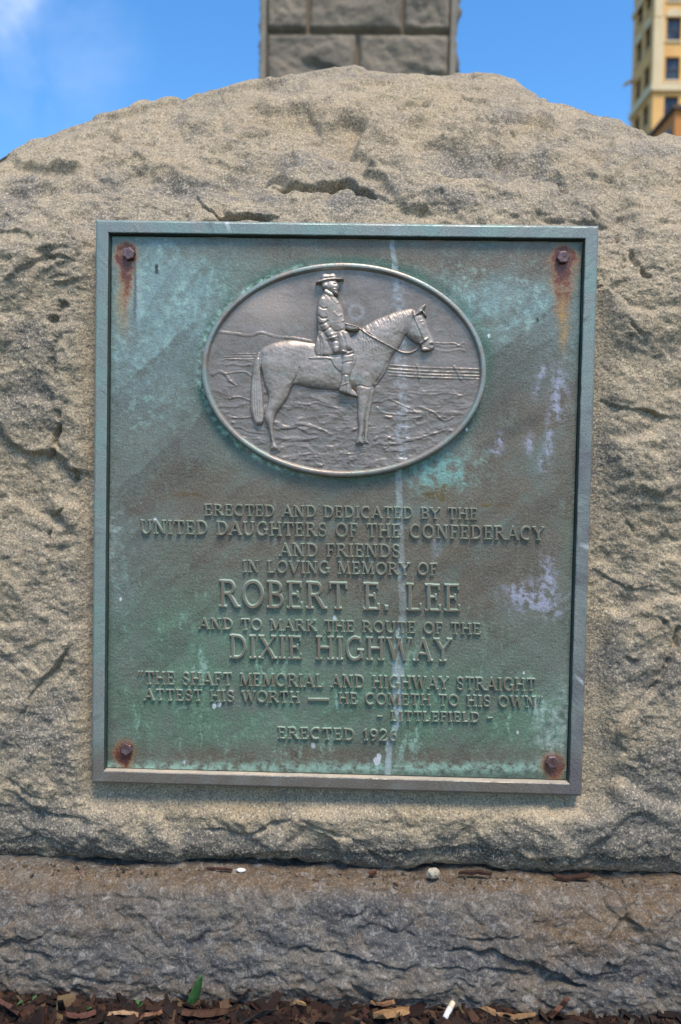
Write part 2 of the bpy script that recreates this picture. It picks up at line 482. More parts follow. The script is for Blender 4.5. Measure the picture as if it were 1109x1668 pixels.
    ledges = [
        ([(436, 286), (470, 293), (500, 298), (530, 296), (555, 291), (582, 305), (620, 324)], 0.013, 34, 12),
        ([(680, 276), (720, 256), (760, 237), (792, 228), (830, 246), (880, 262), (1000, 288), (1090, 292)], 0.014, 50, 55),
        ([(316, 306), (335, 330), (352, 340), (400, 342), (440, 347), (475, 342)], 0.010, 22, 12),
        ([(148, 284), (185, 286), (232, 263), (262, 262)], 0.008, 25, 16),
        ([(395, 160), (432, 186), (500, 192), (560, 184), (600, 160)], 0.010, 35, 40),
        ([(120, 270), (210, 262), (300, 287), (440, 272)], 0.009, 40, 30),
        ([(0, 292), (60, 300), (130, 300), (160, 320)], 0.009, 45, 30),
        ([(640, 345), (670, 330), (720, 330), (760, 345)], 0.007, 16, 10),
        ([(880, 350), (940, 356), (985, 350), (1008, 356)], 0.008, 20, 12),
        ([(290, 215), (318, 222), (335, 200)], 0.007, 16, 14),
        ([(610, 240), (660, 228), (700, 200), (735, 178)], 0.008, 30, 30),
        ([(20, 1290), (70, 1322), (120, 1330)], 0.010, 40, 30),
        ([(330, 1352), (392, 1358), (440, 1342), (482, 1332)], 0.006, 14, 14),
        ([(0, 1375), (60, 1362), (110, 1376), (220, 1385), (350, 1392), (480, 1384), (620, 1392)], 0.007, 28, 24),
        ([(620, 1385), (740, 1380), (850, 1390), (980, 1392), (1109, 1405)], 0.007, 28, 24),
        ([(1010, 1216), (1000, 1196), (1014, 1176), (1034, 1158), (1072, 1120), (1092, 1078), (1112, 1015)], -0.009, 40, 26),
        ([(0, 1040), (40, 1075), (70, 1100)], -0.007, 30, 16),
        ([(28, 1180), (58, 1120), (92, 1082), (114, 1050)], 0.006, 30, 20),
        ([(960, 640), (1000, 660), (1050, 665), (1109, 690)], 0.006, 35, 25),
        ([(975, 930), (1020, 960), (1075, 955), (1109, 975)], 0.006, 35, 25),
        ([(0, 470), (40, 440), (80, 420), (130, 430)], 0.006, 40, 20),
    ]
    cracks = [
        ([(440, 287), (472, 295), (502, 300), (530, 298), (556, 293), (584, 307), (618, 326)], 0.009, 2.6), ([(330, 330), (352, 342), (400, 344), (440, 349), (474, 344)], 0.008, 2.4), ([(150, 256), (149, 284), (186, 288), (232, 265)], 0.005, 2.2), ([(680, 350), (720, 338), (770, 352)], 0.005, 2.2), ([(316, 222), (334, 204)], 0.006, 2.6),
        ([(1066, 250), (1000, 290), (960, 280)], 0.004, 2.0), ([(220, 330), (290, 345), (330, 338)], 0.004, 2.0), ([(860, 340), (900, 352), (940, 346)], 0.006, 2.4),
        ([(748, 158), (776, 190), (812, 214), (850, 228)], 0.006, 2.2),
        ([(1000, 354), (1014, 384), (1044, 420), (1072, 456)], 0.010, 4),
        ([(1008, 380), (1016, 405), (1022, 432)], 0.006, 3),
        ([(1014, 508), (1026, 525), (1046, 548)], 0.005, 2.5),
        ([(1012, 836), (1020, 848), (1032, 872)], 0.007, 3),
        ([(1108, 1010), (1094, 1066), (1076, 1110), (1050, 1138)], 0.008, 3),
        ([(106, 488), (94, 506), (82, 530)], 0.010, 9), ([(94, 540), (90, 580), (86, 610)], 0.006, 6),
        ([(115, 588), (106, 606)], 0.006, 4), ([(114, 658), (100, 676), (95, 700), (90, 730), (84, 752)], 0.012, 5),
        ([(128, 766), (118, 790), (112, 806)], 0.007, 4), ([(105, 825), (84, 840), (81, 870), (82, 905)], 0.007, 3),
        ([(110, 1066), (104, 1090)], 0.006, 3), ([(480, 1330), (540, 1352), (582, 1366), (612, 1396), (654, 1409)], 0.006, 3),
        ([(400, 1360), (440, 1342), (470, 1338)], 0.005, 3),
        ([(10, 1268), (40, 1290), (90, 1312)], 0.006, 4),
        ([(1090, 905), (1078, 925)], 0.005, 3), ([(1070, 1000), (1078, 1012), (1084, 1016)], 0.007, 4),
    ]
    ledges = [(p, a * .72, u * 1.15, w, 3.0) if min(q[1] for q in p) > 335 else ((p, a * .75, u, w, 2.0) if i in (0, 2) else (p, a * 1.25, u * 1.3, w * 1.5, 6 + .30 * w)) for i, (p, a, u, w) in enumerate(ledges)]
    d = face_features(px, py, d, ledges, cracks)
    ridge_soft = np.ones(nr); ridge_soft[n1 + n2 - 40:n1 + n2 + 20] = 0.8
    d *= ridge_soft[:, None]
    d[:, :] *= 1
    P = B + N * d[..., None]
    # dressed bed the plaque is set against
    inx = sstep(120, 158, px) * (1 - sstep(974, 1012, px)); iny = sstep(318, 356, py) * (1 - sstep(1292, 1335, py))
    bed = inx * iny * (B[..., 1] < 0.06)
    near = (sstep(60, 150, px) * (1 - sstep(980, 1080, px)) * sstep(250, 345, py) * (1 - sstep(1300, 1400, py)))
    P[..., 1] = np.where(near > 0, np.maximum(P[..., 1], -0.006 * near + (1 - near) * -0.05), P[..., 1])
    P[..., 1] = P[..., 1] * (1 - bed) + np.maximum(P[..., 1], 0.0195) * bed
    # colour masks: grey broken patches, dark bands along the foot and in gouges, ochre
    def blobs(lst):
        a = np.zeros(px.shape)
        for x, y, rx, ry, s in lst:
            m_ = np.exp(-(((px - x) / rx) ** 2 + ((py - y) / ry) ** 2))
            a += s * m_
        return a
    nz = fbm(U * 12, V * 14, 4, 91); nz2 = fbm(U * 40, V * 44, 4, 97)
    grey = blobs([(770, 262, 70, 22, .9), (860, 272, 90, 12, .6), (320, 205, 34, 22, .6), (480, 255, 60, 20, .4), (290, 292, 70, 24, .5), (410, 310, 50, 24, .5), (560, 320, 60, 20, .5), (740, 330, 90, 16, .5), (560, 190, 70, 12, .4), (100, 300, 80, 30, .5), (1040, 250, 60, 20, .4), (60, 1370, 130, 45, .9), (1070, 1320, 80, 80, .75),
                  (1000, 760, 60, 80, .35), (1010, 1010, 60, 60, .5), (1030, 1080, 50, 50, .5), (20, 350, 60, 40, .4), (70, 430, 60, 40, .4),
                  (300, 1360, 160, 30, .3), (700, 1380, 150, 25, .5), (960, 1370, 100, 25, .5), (600, 130, 60, 12, .4), (40, 640, 60, 70, .25), (40, 900, 70, 40, .3),
                  (50, 1180, 60, 50, .35), (560, 1385, 620, 45, .45), (80, 1250, 120, 90, .3), (1060, 1180, 90, 120, .25), (30, 700, 50, 120, .2), (900, 230, 120, 40, .2)])  # weathered grey stone low down, with some vignette darkening painted in
    grey = np.clip(1.25 * grey * (1 + 0.8 * nz + 0.5 * nz2) + 0.24 * nz + 0.18 * nz2, 0, 1)
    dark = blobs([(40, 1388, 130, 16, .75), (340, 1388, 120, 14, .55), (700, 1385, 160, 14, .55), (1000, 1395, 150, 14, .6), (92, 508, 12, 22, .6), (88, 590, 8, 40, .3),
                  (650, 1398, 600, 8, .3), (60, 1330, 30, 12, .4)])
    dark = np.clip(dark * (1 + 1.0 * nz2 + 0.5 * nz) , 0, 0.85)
    cav = np.zeros_like(d)
    och = np.clip(blobs([(380, 1320, 120, 30, .35), (700, 1330, 120, 30, .3), (520, 200, 260, 40, .25), (60, 760, 60, 100, .12), (1060, 850, 60, 60, .2), (700, 150, 160, 30, .2), (1030, 1190, 40, 40, .3)]) * (1 + nz), 0, .7)
    tone = np.stack([grey, dark, och], -1)
    F = grid_faces(*px.shape)[:, ::-1]
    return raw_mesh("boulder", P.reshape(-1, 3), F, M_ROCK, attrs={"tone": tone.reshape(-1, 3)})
boulder = build_boulder()
tag(boulder, "big rough tan granite boulder with a peaked top that the bronze plaque is fixed to", "boulder")

# ------------------------------------------------------------------ the base stone under it
def build_base():
    step = 0.0013
    xs = xs_nonuniform(0.46, 1.0, step)
    prof = lattice_profile([(0.20, 0.118), (0.04, 0.1215), (-0.008, 0.120), (-0.026, 0.108), (-0.044, 0.075), (-0.054, 0.040), (-0.056, 0.018), (-0.055, 0.0), (-0.055, -0.07)], step)
    B = np.zeros((len(prof), len(xs), 3)); B[..., 0] = xs; B[..., 1] = prof[:, :1]; B[..., 2] = prof[:, 1:]
    du = np.gradient(B, axis=1); dv = np.gradient(B, axis=0)
    N = np.cross(dv, du); N /= np.linalg.norm(N, axis=-1, keepdims=True) + 1e-12
    V = np.broadcast_to(np.cumsum(np.linalg.norm(dv, axis=-1)[:, 0])[:, None], B.shape[:2]); U = B[..., 0]
    px, py = project(B)
    wx, wy = 0.05 * fbm(U * 9, V * 14, 3, 131), 0.03 * fbm(U * 9, V * 14, 3, 147)
    front = sstep(0.0, -0.03, B[..., 1])
    d = 0.006 * fbm(U * 5, V * 10, 3, 103)
    d = d + front * 0.008 * facets((U + wx) * 6, (V + wy) * 11, 111, 1.4)
    d = d + (0.001 + 0.0020 * front) * facets((U + wx) * 18, (V + wy) * 25, 123, 1.5)
    d = d + 0.0019 * facets((U + .3 * wx) * 52, (V + .3 * wy) * 68, 127, 1.5)
    d = d + (0.0008 + 0.0009 * front) * ridged(U * 18, V * 44, 4, 161) + 0.0009 * fbm(U * 130, V * 150, 3, 171) + .0013 * fbm(U * 45, V * 70, 4, 173, .6)
    for _ in range(2):
        d[1:-1, 1:-1] = 0.5 * d[1:-1, 1:-1] + 0.125 * (d[:-2, 1:-1] + d[2:, 1:-1] + d[1:-1, :-2] + d[1:-1, 2:])
    ledges = [
        ([(60, 1475), (150, 1460), (250, 1462), (330, 1468)], 0.006, 20, 12),
        ([(320, 1515), (370, 1516), (405, 1490)], 0.006, 16, 8),
        ([(450, 1560), (500, 1540), (560, 1555), (610, 1566), (660, 1578), (700, 1560), (750, 1548)], 0.010, 24, 14),
        ([(730, 1525), (780, 1530), (830, 1528), (880, 1512), (930, 1500)], 0.008, 22, 12),
        ([(0, 1530), (40, 1538), (90, 1510)], 0.007, 18, 12),
        ([(0, 1600), (120, 1596), (240, 1604), (420, 1600), (600, 1606), (760, 1598), (900, 1604), (1109, 1600)], -0.008, 14, 16),
        ([(1000, 1440), (1020, 1490), (1060, 1520)], 0.008, 20, 14), ([(1030, 1535), (1080, 1545), (1109, 1555)], 0.007, 18, 12),
        ([(900, 1560), (960, 1590), (1040, 1580)], 0.007, 18, 12), ([(700, 1575), (800, 1582), (880, 1592)], 0.008, 12, 10),
        ([(590, 1500), (650, 1520), (690, 1490)], 0.006, 18, 12), ([(915, 1440), (960, 1450), (1000, 1446)], 0.006, 10, 12),
    ]
    ledges = [(p, a * .32, u, w, 2.4) for p, a, u, w in ledges]
    d = face_features(px, py, d, ledges, [([(330, 1420), (350, 1415)], 0.002, 2)])
    P = B + N * d[..., None]
    # the boulder sits on the shelf: keep the shelf below it
    P[..., 2] = np.where(B[..., 1] > 0.0, np.minimum(P[..., 2], 0.1245), P[..., 2])
    def blobs(lst):
        a = np.zeros(px.shape)
        for x, y, rx, ry, s in lst: a += s * np.exp(-(((px - x) / rx) ** 2 + ((py - y) / ry) ** 2))
        return a
    nz = fbm(U * 11, V * 22, 4, 191); nz2 = fbm(U * 38, V * 60, 4, 197)
    grey = np.clip(blobs([(60, 1500, 130, 70, .5), (230, 1570, 150, 40, .6), (420, 1570, 150, 50, .8), (600, 1480, 120, 60, .9), (720, 1540, 160, 40, .8), (850, 1470, 90, 40, .5),
                          (880, 1560, 120, 40, .9), (1060, 1590, 80, 30, .8), (400, 1500, 60, 50, .2)]) * (1 + .9 * nz + .5 * nz2) + .45 * nz2 + .35 * nz, 0, 1)
    och = np.clip(blobs([(250, 1430, 500, 24, 1.0), (820, 1432, 400, 22, 1.0), (1050, 1470, 80, 45, .9), (960, 1520, 90, 40, .8), (150, 1500, 90, 40, .35), (120, 1612, 260, 16, .45), (560, 1615, 300, 14, .35), (900, 1480, 60, 40, .3)]) * (1 + .8 * nz + .4 * nz2), 0, .9)
    dark = np.clip(blobs([(700, 1432, 60, 12, .4), (990, 1445, 60, 14, .55), (620, 1408, 600, 6, .5), (500, 1625, 700, 10, .5)]) * (1 + nz2) + .25 * np.clip(nz, 0, 1), 0, .8)
    F = grid_faces(*px.shape)
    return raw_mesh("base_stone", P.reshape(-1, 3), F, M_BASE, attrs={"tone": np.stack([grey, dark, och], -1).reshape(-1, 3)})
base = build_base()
tag(base, "long low dark bluish rock slab with a rough front under the tan boulder", "stone slab")

# ------------------------------------------------------------------ the plaque
Y_PLATE, Y_FIELD = 0.0075, 0.0022
plaque = empty("plaque", (0, 0.010, ZC))
tag(plaque, "large bronze plaque with green patina, raised lettering and a rider-on-horse oval", "plaque")
PL_C = np.array([[155, 357], [977, 366], [948, 1298], [147, 1277]], float)
HW, HH = 0.30, 0.34244
M_FRAMET = bronze_painted("frame_bronze_tinted")
def frame_mesh():
    # (inset from the outer edge, depth y)
    prof = [(0.0, 0.0195), (0.0, 0.0042), (0.0006, 0.0022), (0.0024, 0.0004), (0.0036, 0.0), (0.0150, 0.0), (0.0160, 0.0007), (0.0170, 0.0064), (0.0172, 0.0100)]
    n = 150; V, F, MI = [], [], []
    m_ = len(prof)
    for s in range(4):
        t = np.linspace(-1, 1, n)
        for k, (ins, y) in enumerate(prof):
            a, b = HW - ins, HH - ins
            L_ = (a if s % 2 == 0 else b) * t; o = (b if s % 2 == 0 else a)
            nz = fbm(t * 14 + s * 31, np.full(n, k * .35), 4, 451); nf = fbm(t * 70 + s * 31, np.full(n, k * .8), 3, 457)
            e = sstep(1.0, .97, np.abs(t))
            nick = -.0002 * np.clip(nf - .75, 0, 1) * (k in (2, 3, 6))
            o = o + (0.00022 * nz + .0001 * nf + nick * 2) * e * (k < 8)
            yy = y + (0.00022 * nz + .00012 * nf - nick) * e * (k > 1)
            if s == 0: P = np.stack([L_, yy, ZC - o], -1)
            elif s == 1: P = np.stack([o, yy, ZC + L_], -1)
            elif s == 2: P = np.stack([-L_, yy, ZC + o], -1)
            else: P = np.stack([-o, yy, ZC - L_], -1)
            V.append(P)
        base = s * n * m_
        for k in range(m_ - 1):
            i = np.arange(n - 1)
            F.append(np.stack([base + k * n + i, base + k * n + i + 1, base + (k + 1) * n + i + 1, base + (k + 1) * n + i], -1))
            mi = 0  # lower inner bevel and left outer side pale, other bevels dark
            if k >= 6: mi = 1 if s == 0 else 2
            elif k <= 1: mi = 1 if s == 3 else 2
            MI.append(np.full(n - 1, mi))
    V = np.concatenate(V); F = np.concatenate(F); MI = np.concatenate(MI)
    px, py = project(V)
    n1 = fbm(px / 60, py / 60, 4, 461); n2 = fbm(px / 12, py / 12, 4, 467)
    def mix(c, col, f): return c * (1 - f[..., None]) + np.asarray(col) * f[..., None]
    c = np.broadcast_to(np.array([.29, .305, .275]), (len(V), 3)).copy()
    c = mix(c, (.265, .36, .31), np.clip(.45 + .9 * n1 + .3 * n2, 0, 1))
    c = mix(c, (.20, .15, .115), np.clip(sstep(1180, 1275, py) * (.95 + .5 * n1), 0, .95))
    c = mix(c, (.17, .14, .155), np.clip(sstep(600, 700, py) * (px > 900) * (.45 + .9 * n1), 0, .85))
    c = mix(c, (.34, .38, .36), np.clip(.9 * np.clip(n2 - .35, 0, 1) * (py < 420), 0, .6))
    c = mix(c, (.09, .085, .075), np.clip(1.2 * (n2 - .55), 0, .6))
    c = mix(c, (.40, .46, .44), np.exp(-((px - 645) / 8) ** 2) * (py < 400) * .5)
    for x, y, q_ in ((370, 366, 3.0), (163, 558, 3.0), (957, 892, 2), (948, 1110, 3)):
        c = mix(c, (.75, .76, .74), (np.hypot(px - x, (py - y) / 1.6) < q_) * .9)
    return raw_mesh("frame", V, F, [M_FRAMET, M_PALEEDGE, M_DARKEDGE], smooth=False, attrs={"tint": c}, midx=MI)
hold(frame_mesh(), plaque)

def plate_tint(px, py):
    """Patina of the flat plate as albedo: bronze browns, verdigris, rust runs, mineral streaks."""
    def bl(lst):
        a = np.zeros(px.shape)
        for x, y, rx, ry, s in lst: a += s * np.exp(-(((px - x) / rx) ** 2 + ((py - y) / ry) ** 2))
        return a
    dg = (px * 0.80 - py * 0.60), (px * 0.60 + py * 0.80)           # painted reflection streaks run diagonally
    n_d = fbm(dg[1] / 34, dg[0] / 170, 4, 301)
    n_c = fbm(px / 70, py / 80, 5, 311, 0.6); n_f = fbm(px / 14, py / 14, 4, 321, 0.65)
    n_v = .5 * fbm(px / 12 + .4 * fbm(px / 30, py / 30, 2, 335), py / 70, 4, 331, 0.6) + .3 * fbm(px / 5, py / 5, 3, 333)
    warp = 14 * fbm(px / 40, py / 40, 3, 341)
    teal = bl([(250, 440, 110, 90, .8), (235, 590, 80, 110, .75), (330, 520, 70, 60, .4), (800, 480, 120, 70, .85), (905, 545, 50, 60, .8), (720, 770, 70, 45, .9), (700, 545, 90, 90, .3),
               (240, 700, 60, 60, .3), (230, 820, 60, 60, .4), (190, 930, 30, 90, .5)])
    green = bl([(290, 1060, 150, 130, .8), (420, 1180, 260, 70, .75), (640, 1110, 200, 90, .6), (760, 1180, 170, 60, .75), (900, 1180, 50, 60, .8), (550, 1010, 200, 50, .45), (930, 880, 30, 120, .5),
                (770, 520, 50, 160, .35), (350, 470, 60, 60, .4)])
    brown = bl([(560, 402, 220, 24, .9), (760, 420, 110, 40, .8), (870, 420, 70, 40, .5), (860, 740, 130, 150, .75), (520, 815, 260, 50, 1.0), (820, 900, 150, 110, .7), (250, 750, 70, 90, .5), (330, 800, 90, 60, .4),
                (500, 1236, 420, 22, .9), (480, 910, 240, 70, .75), (660, 960, 160, 90, .5), (900, 650, 70, 90, .5)])
    BR = np.array([0.190, 0.145, 0.102]); DK = np.array([0.090, 0.072, 0.056]); TE = np.array([0.250, 0.322, 0.305]); GR = np.array([0.150, 0.225, 0.155]); LT = np.array([0.34, 0.47, 0.39])
    def mix(c, col, f): return c * (1 - f[..., None]) + np.asarray(col) * f[..., None]
    c = np.broadcast_to(np.array([0.180, 0.190, 0.155]), px.shape + (3,)).copy()
    q = np.clip
    c = mix(c, GR, q(green * (0.85 + 0.7 * n_c + .4 * n_v) + 0.18 * n_f, 0, 1))
    c = mix(c, TE, q(teal * (0.95 + 0.7 * n_d + .6 * n_f + .3 * n_c), 0, 1))
    c = mix(c, BR, q(brown * (0.9 + 0.55 * n_d + .6 * n_c), 0, .9))
    c = mix(c, DK, q(0.24 * sstep(.12, .62, n_d) + .25 * sstep(.2, .8, n_c), 0, .65) * (1 - .6 * q(teal, 0, 1)))
    c = mix(c, LT, q(.55 * sstep(.30, .95, n_v + .5 * n_c) * (green + .3) + .5 * sstep(.35, .9, n_f + .4 * n_c) * (teal + .4 * green), 0, .7))
    # dark green halo with pale fringes, hugging the medallion and the frame
    e = np.hypot((px - 560) / 232, (py - 603) / 175)
    halo = np.exp(-((e - 1.02) / .05) ** 2) * q(.7 + .8 * n_c, 0, 1)
    c = mix(c, (0.055, 0.125, 0.085), halo * .75)
    c = mix(c, LT * 1.1, np.exp(-((e - 1.015) / .022) ** 2) * q(.3 + n_f, 0, 1) * sstep(560, 440, px) * .8)
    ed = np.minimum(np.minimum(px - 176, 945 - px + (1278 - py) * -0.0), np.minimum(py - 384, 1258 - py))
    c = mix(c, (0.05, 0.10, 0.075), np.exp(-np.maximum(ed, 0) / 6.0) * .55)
    c = mix(c, LT, np.exp(-((py - 1250 + 0 * warp) / 10) ** 2) * q(.55 + n_f * .8, 0, .8))
    # verdigris bright under the oval's lower right
    c = mix(c, (0.22, 0.37, 0.33), q(bl([(728, 770, 36, 22, 1.1), (705, 785, 30, 20, .8)]) * (0.6 + n_f + .5 * n_v), 0, .85))
    # soft diagonal reflection edges, painted into the plate colour
    for (x0, y0, slope, w, s, xa, xb) in [(185, 640, -0.9, 60, .55, 175, 330), (190, 800, -0.9, 70, .6, 175, 360), (790, 585, -0.75, 70, .7, 790, 945), (780, 640, -0.8, 60, .5, 775, 945), (700, 930, -.65, 60, .4, 700, 945), (180, 930, -1.6, 40, .5, 172, 260), (200, 560, -1.5, 50, .35, 195, 300), (700, 450, -.8, 40, .45, 690, 850), (200, 1010, -1.2, 40, .3, 172, 300)]:
        dd = (py - (y0 + slope * (px - x0))) + .5 * warp
        m_ = np.exp(-np.maximum(dd, 0) / w) * sstep(-3, 4, dd) * sstep(xa - 4, xa + 20, px) * (1 - sstep(xb - 30, xb + 6, px))
        c = mix(c, DK * 1.2, q(m_ * s * .75, 0, 1))
    # rust runs below each bolt
    for bx, by, ln, lw, st in [(205, 412, 85, 15, 1.15), (917, 418, 95, 18, 1.35), (203, 1223, 34, 14, 1.1), (901, 1244, 28, 20, 1.25)]:
        wv = warp * .25
        u = (px - bx + wv); v = py - by
        ring = np.exp(-((np.hypot(u, v) - 11) / 7.5) ** 2)
        run = sstep(-4, 8, v) * np.exp(-(u / (lw * np.clip(1 - v / (ln * 2.6), .25, 1))) ** 2) * np.exp(-(np.maximum(v, 0) / ln) ** 2)
        f = q((ring * .8 + run) * (0.8 + .5 * n_f) * st, 0, .95)
        c = mix(c, (0.36, 0.17, 0.055), q(f * 1.6, 0, .92)); c = mix(c, (0.17, 0.042, 0.02), q(f * 2.0 - .6, 0, .95))
    for bx, y0, y1, w, s in [(917, 480, 560, 6, .7), (196, 470, 540, 8, .35)]:
        m_ = np.exp(-((px - bx + .2 * warp) / w) ** 2) * sstep(y0 - 20, y0 + 20, py) * (1 - sstep(y1 - 20, y1 + 25, py))
        c = mix(c, (0.38, 0.26, 0.09), q(m_ * s * (1 + .5 * n_f), 0, .85))
    m_ = np.exp(-((px - 220 + .15 * warp) / 2.2) ** 2) * sstep(415, 430, py) * (1 - sstep(500, 530, py)); c = mix(c, (0.05, 0.05, 0.045), m_ * .6)
    m_ = np.exp(-((px - 226 + .2 * warp) / 4) ** 2) * sstep(430, 460, py) * (1 - sstep(500, 560, py)); c = mix(c, (0.34, 0.38, 0.36), m_ * .5)
    # the long pale drip that crosses the whole plate
    lx = np.interp(py, [380, 440, 800, 1000, 1060, 1130, 1170, 1210, 1270], [636, 644, 650, 656, 648, 648, 650, 634, 630])
    lw = np.interp(py, [380, 430, 600, 800, 950, 1060, 1090, 1130, 1180, 1270], [3.5, 5, 7, 6, 7, 7, 12, 9, 6, 6])
    m_ = 1 - sstep(.75, 1.1, np.abs(px - lx + .06 * warp + 1.2 * n_f) / (lw * .95))
    st = np.interp(py, [380, 430, 460, 780, 820, 960, 1060, 1130, 1180, 1270], [.65, .6, .35, .35, .45, .4, .65, .95, .75, .8])
    c = mix(c, (0.37, 0.41, 0.41), q(m_ * st * (.9 + .5 * n_f), 0, .8))
    # lavender mineral bloom
    lav = bl([(870, 975, 40, 24, 1.1), (893, 935, 12, 34, .9), (840, 965, 22, 12, .5), (903, 998, 14, 8, .6), (910, 632, 14, 34, 1.0), (905, 670, 10, 26, .6), (882, 607, 7, 12, .8), (872, 635, 7, 16, .6),
              (813, 718, 8, 14, .9), (804, 736, 9, 6, .9), (862, 722, 8, 16, .7), (893, 725, 7, 30, .9), (884, 755, 9, 22, .6), (712, 892, 8, 16, .45), (735, 655, 6, 14, .3)])
    c = mix(c, (0.35, 0.345, 0.41), q(lav * (0.55 + 1.1 * n_f + .6 * n_v), 0, .85))
    # chalky patch lower right, ochre crusts, bird specks
    c = mix(c, (0.42, 0.45, 0.42), q(bl([(896, 1205, 22, 40, .6), (920, 1150, 14, 60, .35), (880, 1150, 30, 30, .25), (480, 1190, 60, 24, .12), (185, 880, 10, 60, .4)]) * (.7 + .8 * n_f), 0, .7))
    c = mix(c, (0.17, 0.105, 0.02), q(bl([(718, 803, 22, 14, 1.0), (705, 808, 14, 8, .8), (800, 823, 22, 3.5, .9), (305, 806, 22, 5, .6)]) * (.55 + 1.6 * n_f), 0, .85))
    for x, y, r in [(614, 1240, 4.5), (617, 1232, 3.5), (510, 1214, 3.5), (357, 1148, 3), (349, 1150, 3), (545, 1006, 3), (253, 848, 3), (196, 976, 2), (843, 1193, 2), (796, 547, 2.2), (853, 1096, 1.8), (300, 1241, 2), (760, 700, 1.6)]:
        m_ = 1 - sstep(.6, 1.3, np.hypot((px - x) / 1.0, (py - y) / 1.5) / r + .35 * n_f)
        c = mix(c, (0.75, 0.76, 0.74), m_ * .95)
    for x, y, r in [(255, 438, 5), (876, 522, 3), (688, 870, 0)]:
        if r: c = mix(c, (0.03, 0.035, 0.03), (1 - sstep(.6, 1.3, np.hypot((px - x) / .7, (py - y) / 1.6) / r + .4 * n_f)) * .9)
    lum = c.mean(-1, keepdims=True)
    c = lum + (c - lum) * .92
    c = 0.185 * (np.clip(c, .01, 1) / 0.178) ** 1.42
    return q(c, 0.008, 0.8)

def build_plate():
    a, b = HW - 0.0172, HH - 0.0172
    xs = np.linspace(-a, a, 740); zs = np.linspace(ZC + b, ZC - b, 860)
    X, Z = np.meshgrid(xs, zs)
    P = np.stack([X, np.full(X.shape, Y_PLATE), Z], -1)
    px, py = project(P)
    P[..., 1] += 0.00045 * fbm(px / 60, py / 60, 3, 401) + 0.00012 * fbm(px / 5, py / 5, 2, 411)
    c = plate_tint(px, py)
    P[[0, -1]] += (0, .008, 0); P[:, [0, -1]] += (0, .008, 0)
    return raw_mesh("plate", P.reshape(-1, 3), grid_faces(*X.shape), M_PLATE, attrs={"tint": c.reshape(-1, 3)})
hold(build_plate(), plaque)

# --- bolts
def bolt(px, py):
    c = at(px, py, 0.0)
    mb = MB(); n = 6; rot = random.uniform(0, 1)
    def ring(r, y, k=6, off=0.0): return [(c[0] + r * math.cos(rot + off + 2 * math.pi * i / k), y, c[2] + r * math.sin(rot + off + 2 * math.pi * i / k)) for i in range(k)]
    rings = [ring(.0080, Y_PLATE + .002), ring(.0080, 0.0030), ring(.0076, 0.0020), ring(.0066, 0.0015), ring(.0030, 0.0017)]
    for r in rings: mb.v += r
    for i in range(len(rings) - 1):
        for s in range(6): mb.f.append([i * 6 + s, i * 6 + (s + 1) % 6, i * 6 + 6 + (s + 1) % 6, i * 6 + 6 + s]); mb.m.append(0)
    mb.f.append([24 + s for s in range(6)]); mb.m.append(0)
    o = mb.build("bolt", M_BOLT)
    bv = o.modifiers.new("bevel", 'BEVEL'); bv.width = 0.0006; bv.segments = 2
    hold(o, plaque)
for p_ in [(208, 412), (918.5, 417.5), (204, 1222), (900.5, 1243)]:
    bolt(*p_)

# --- lettering: drawn strokes with bracket serifs, swept as bevelled bars
def arc(cx, cy, rx, ry, a0, a1, n=14):
    return [(cx + rx * math.cos(R_(a0 + (a1 - a0) * i / n)), cy + ry * math.sin(R_(a0 + (a1 - a0) * i / n))) for i in range(n + 1)]
TK, TN, SF = .135, .085, .062
def S(x, y, l=.13): return ([(x - l, y), (x + l, y)], SF, 0)           # serif bar
def stem(x, lo=1, hi=1, y0=0.0, y1=1.0, t=TK):
    s = [([(x, y0), (x, y1)], t, 0)]
    if lo: s.append(S(x, y0 + .03))
    if hi: s.append(S(x, y1 - .03))
    return s
def L(*p, t=TK): return (list(p), t, 0)
G = {}
G['A'] = (.86, [L((.10, .03), (.43, .99), t=TN), L((.43, .99), (.76, .03)), L((.23, .33), (.63, .33), t=TN), S(.10, .03, .11), S(.76, .03, .12)])
G['B'] = (.68, stem(.16) + [L((.16, .96), (.34, .96), *arc(.34, .75, .20, .21, 88, -88, 10), (.16, .53), t=TN + .01), L((.16, .53), (.36, .53), *arc(.36, .285, .24, .245, 88, -88, 10), (.16, .04), t=TN + .02)])
G['C'] = (.80, [(arc(.45, .5, .37, .47, 62, 300, 24), TK - .01, 0), L((.65, .78), (.65, .97), t=SF)])
G['D'] = (.82, stem(.16) + [L((.16, .96), (.36, .96), *arc(.36, .5, .36, .46, 88, -88, 16), (.16, .04), t=TN + .025)])
G['E'] = (.66, stem(.16) + [L((.16, .965), (.55, .965), t=SF + .01), L((.55, .99), (.55, .80), t=SF), L((.16, .52), (.44, .52), t=TN - .015), L((.44, .62), (.44, .42), t=SF), L((.16, .035), (.60, .035), t=SF + .01), L((.60, .01), (.60, .22), t=SF)])
G['F'] = (.62, stem(.16) + [L((.16, .965), (.55, .965), t=SF + .01), L((.55, .99), (.55, .79), t=SF), L((.16, .50), (.43, .50), t=TN - .015), L((.43, .60), (.43, .40), t=SF)])
G['G'] = (.86, [(arc(.43, .5, .35, .47, 60, 320, 26), TK - .01, 0), L((.66, .78), (.66, .97), t=SF), L((.73, .42), (.73, .10), t=TK), S(.70, .44, .14)])
G['H'] = (.86, stem(.16) + stem(.70) + [L((.16, .52), (.70, .52), t=TN)])
G['I'] = (.34, stem(.17))
G['K'] = (.82, stem(.16) + [L((.68, .97), (.18, .45), t=TN), L((.32, .58), (.74, .03)), S(.66, .97, .12), S(.74, .03, .12)])
G['L'] = (.64, stem(.16) + [L((.16, .035), (.58, .035), t=SF + .01), L((.58, .01), (.58, .24), t=SF)])
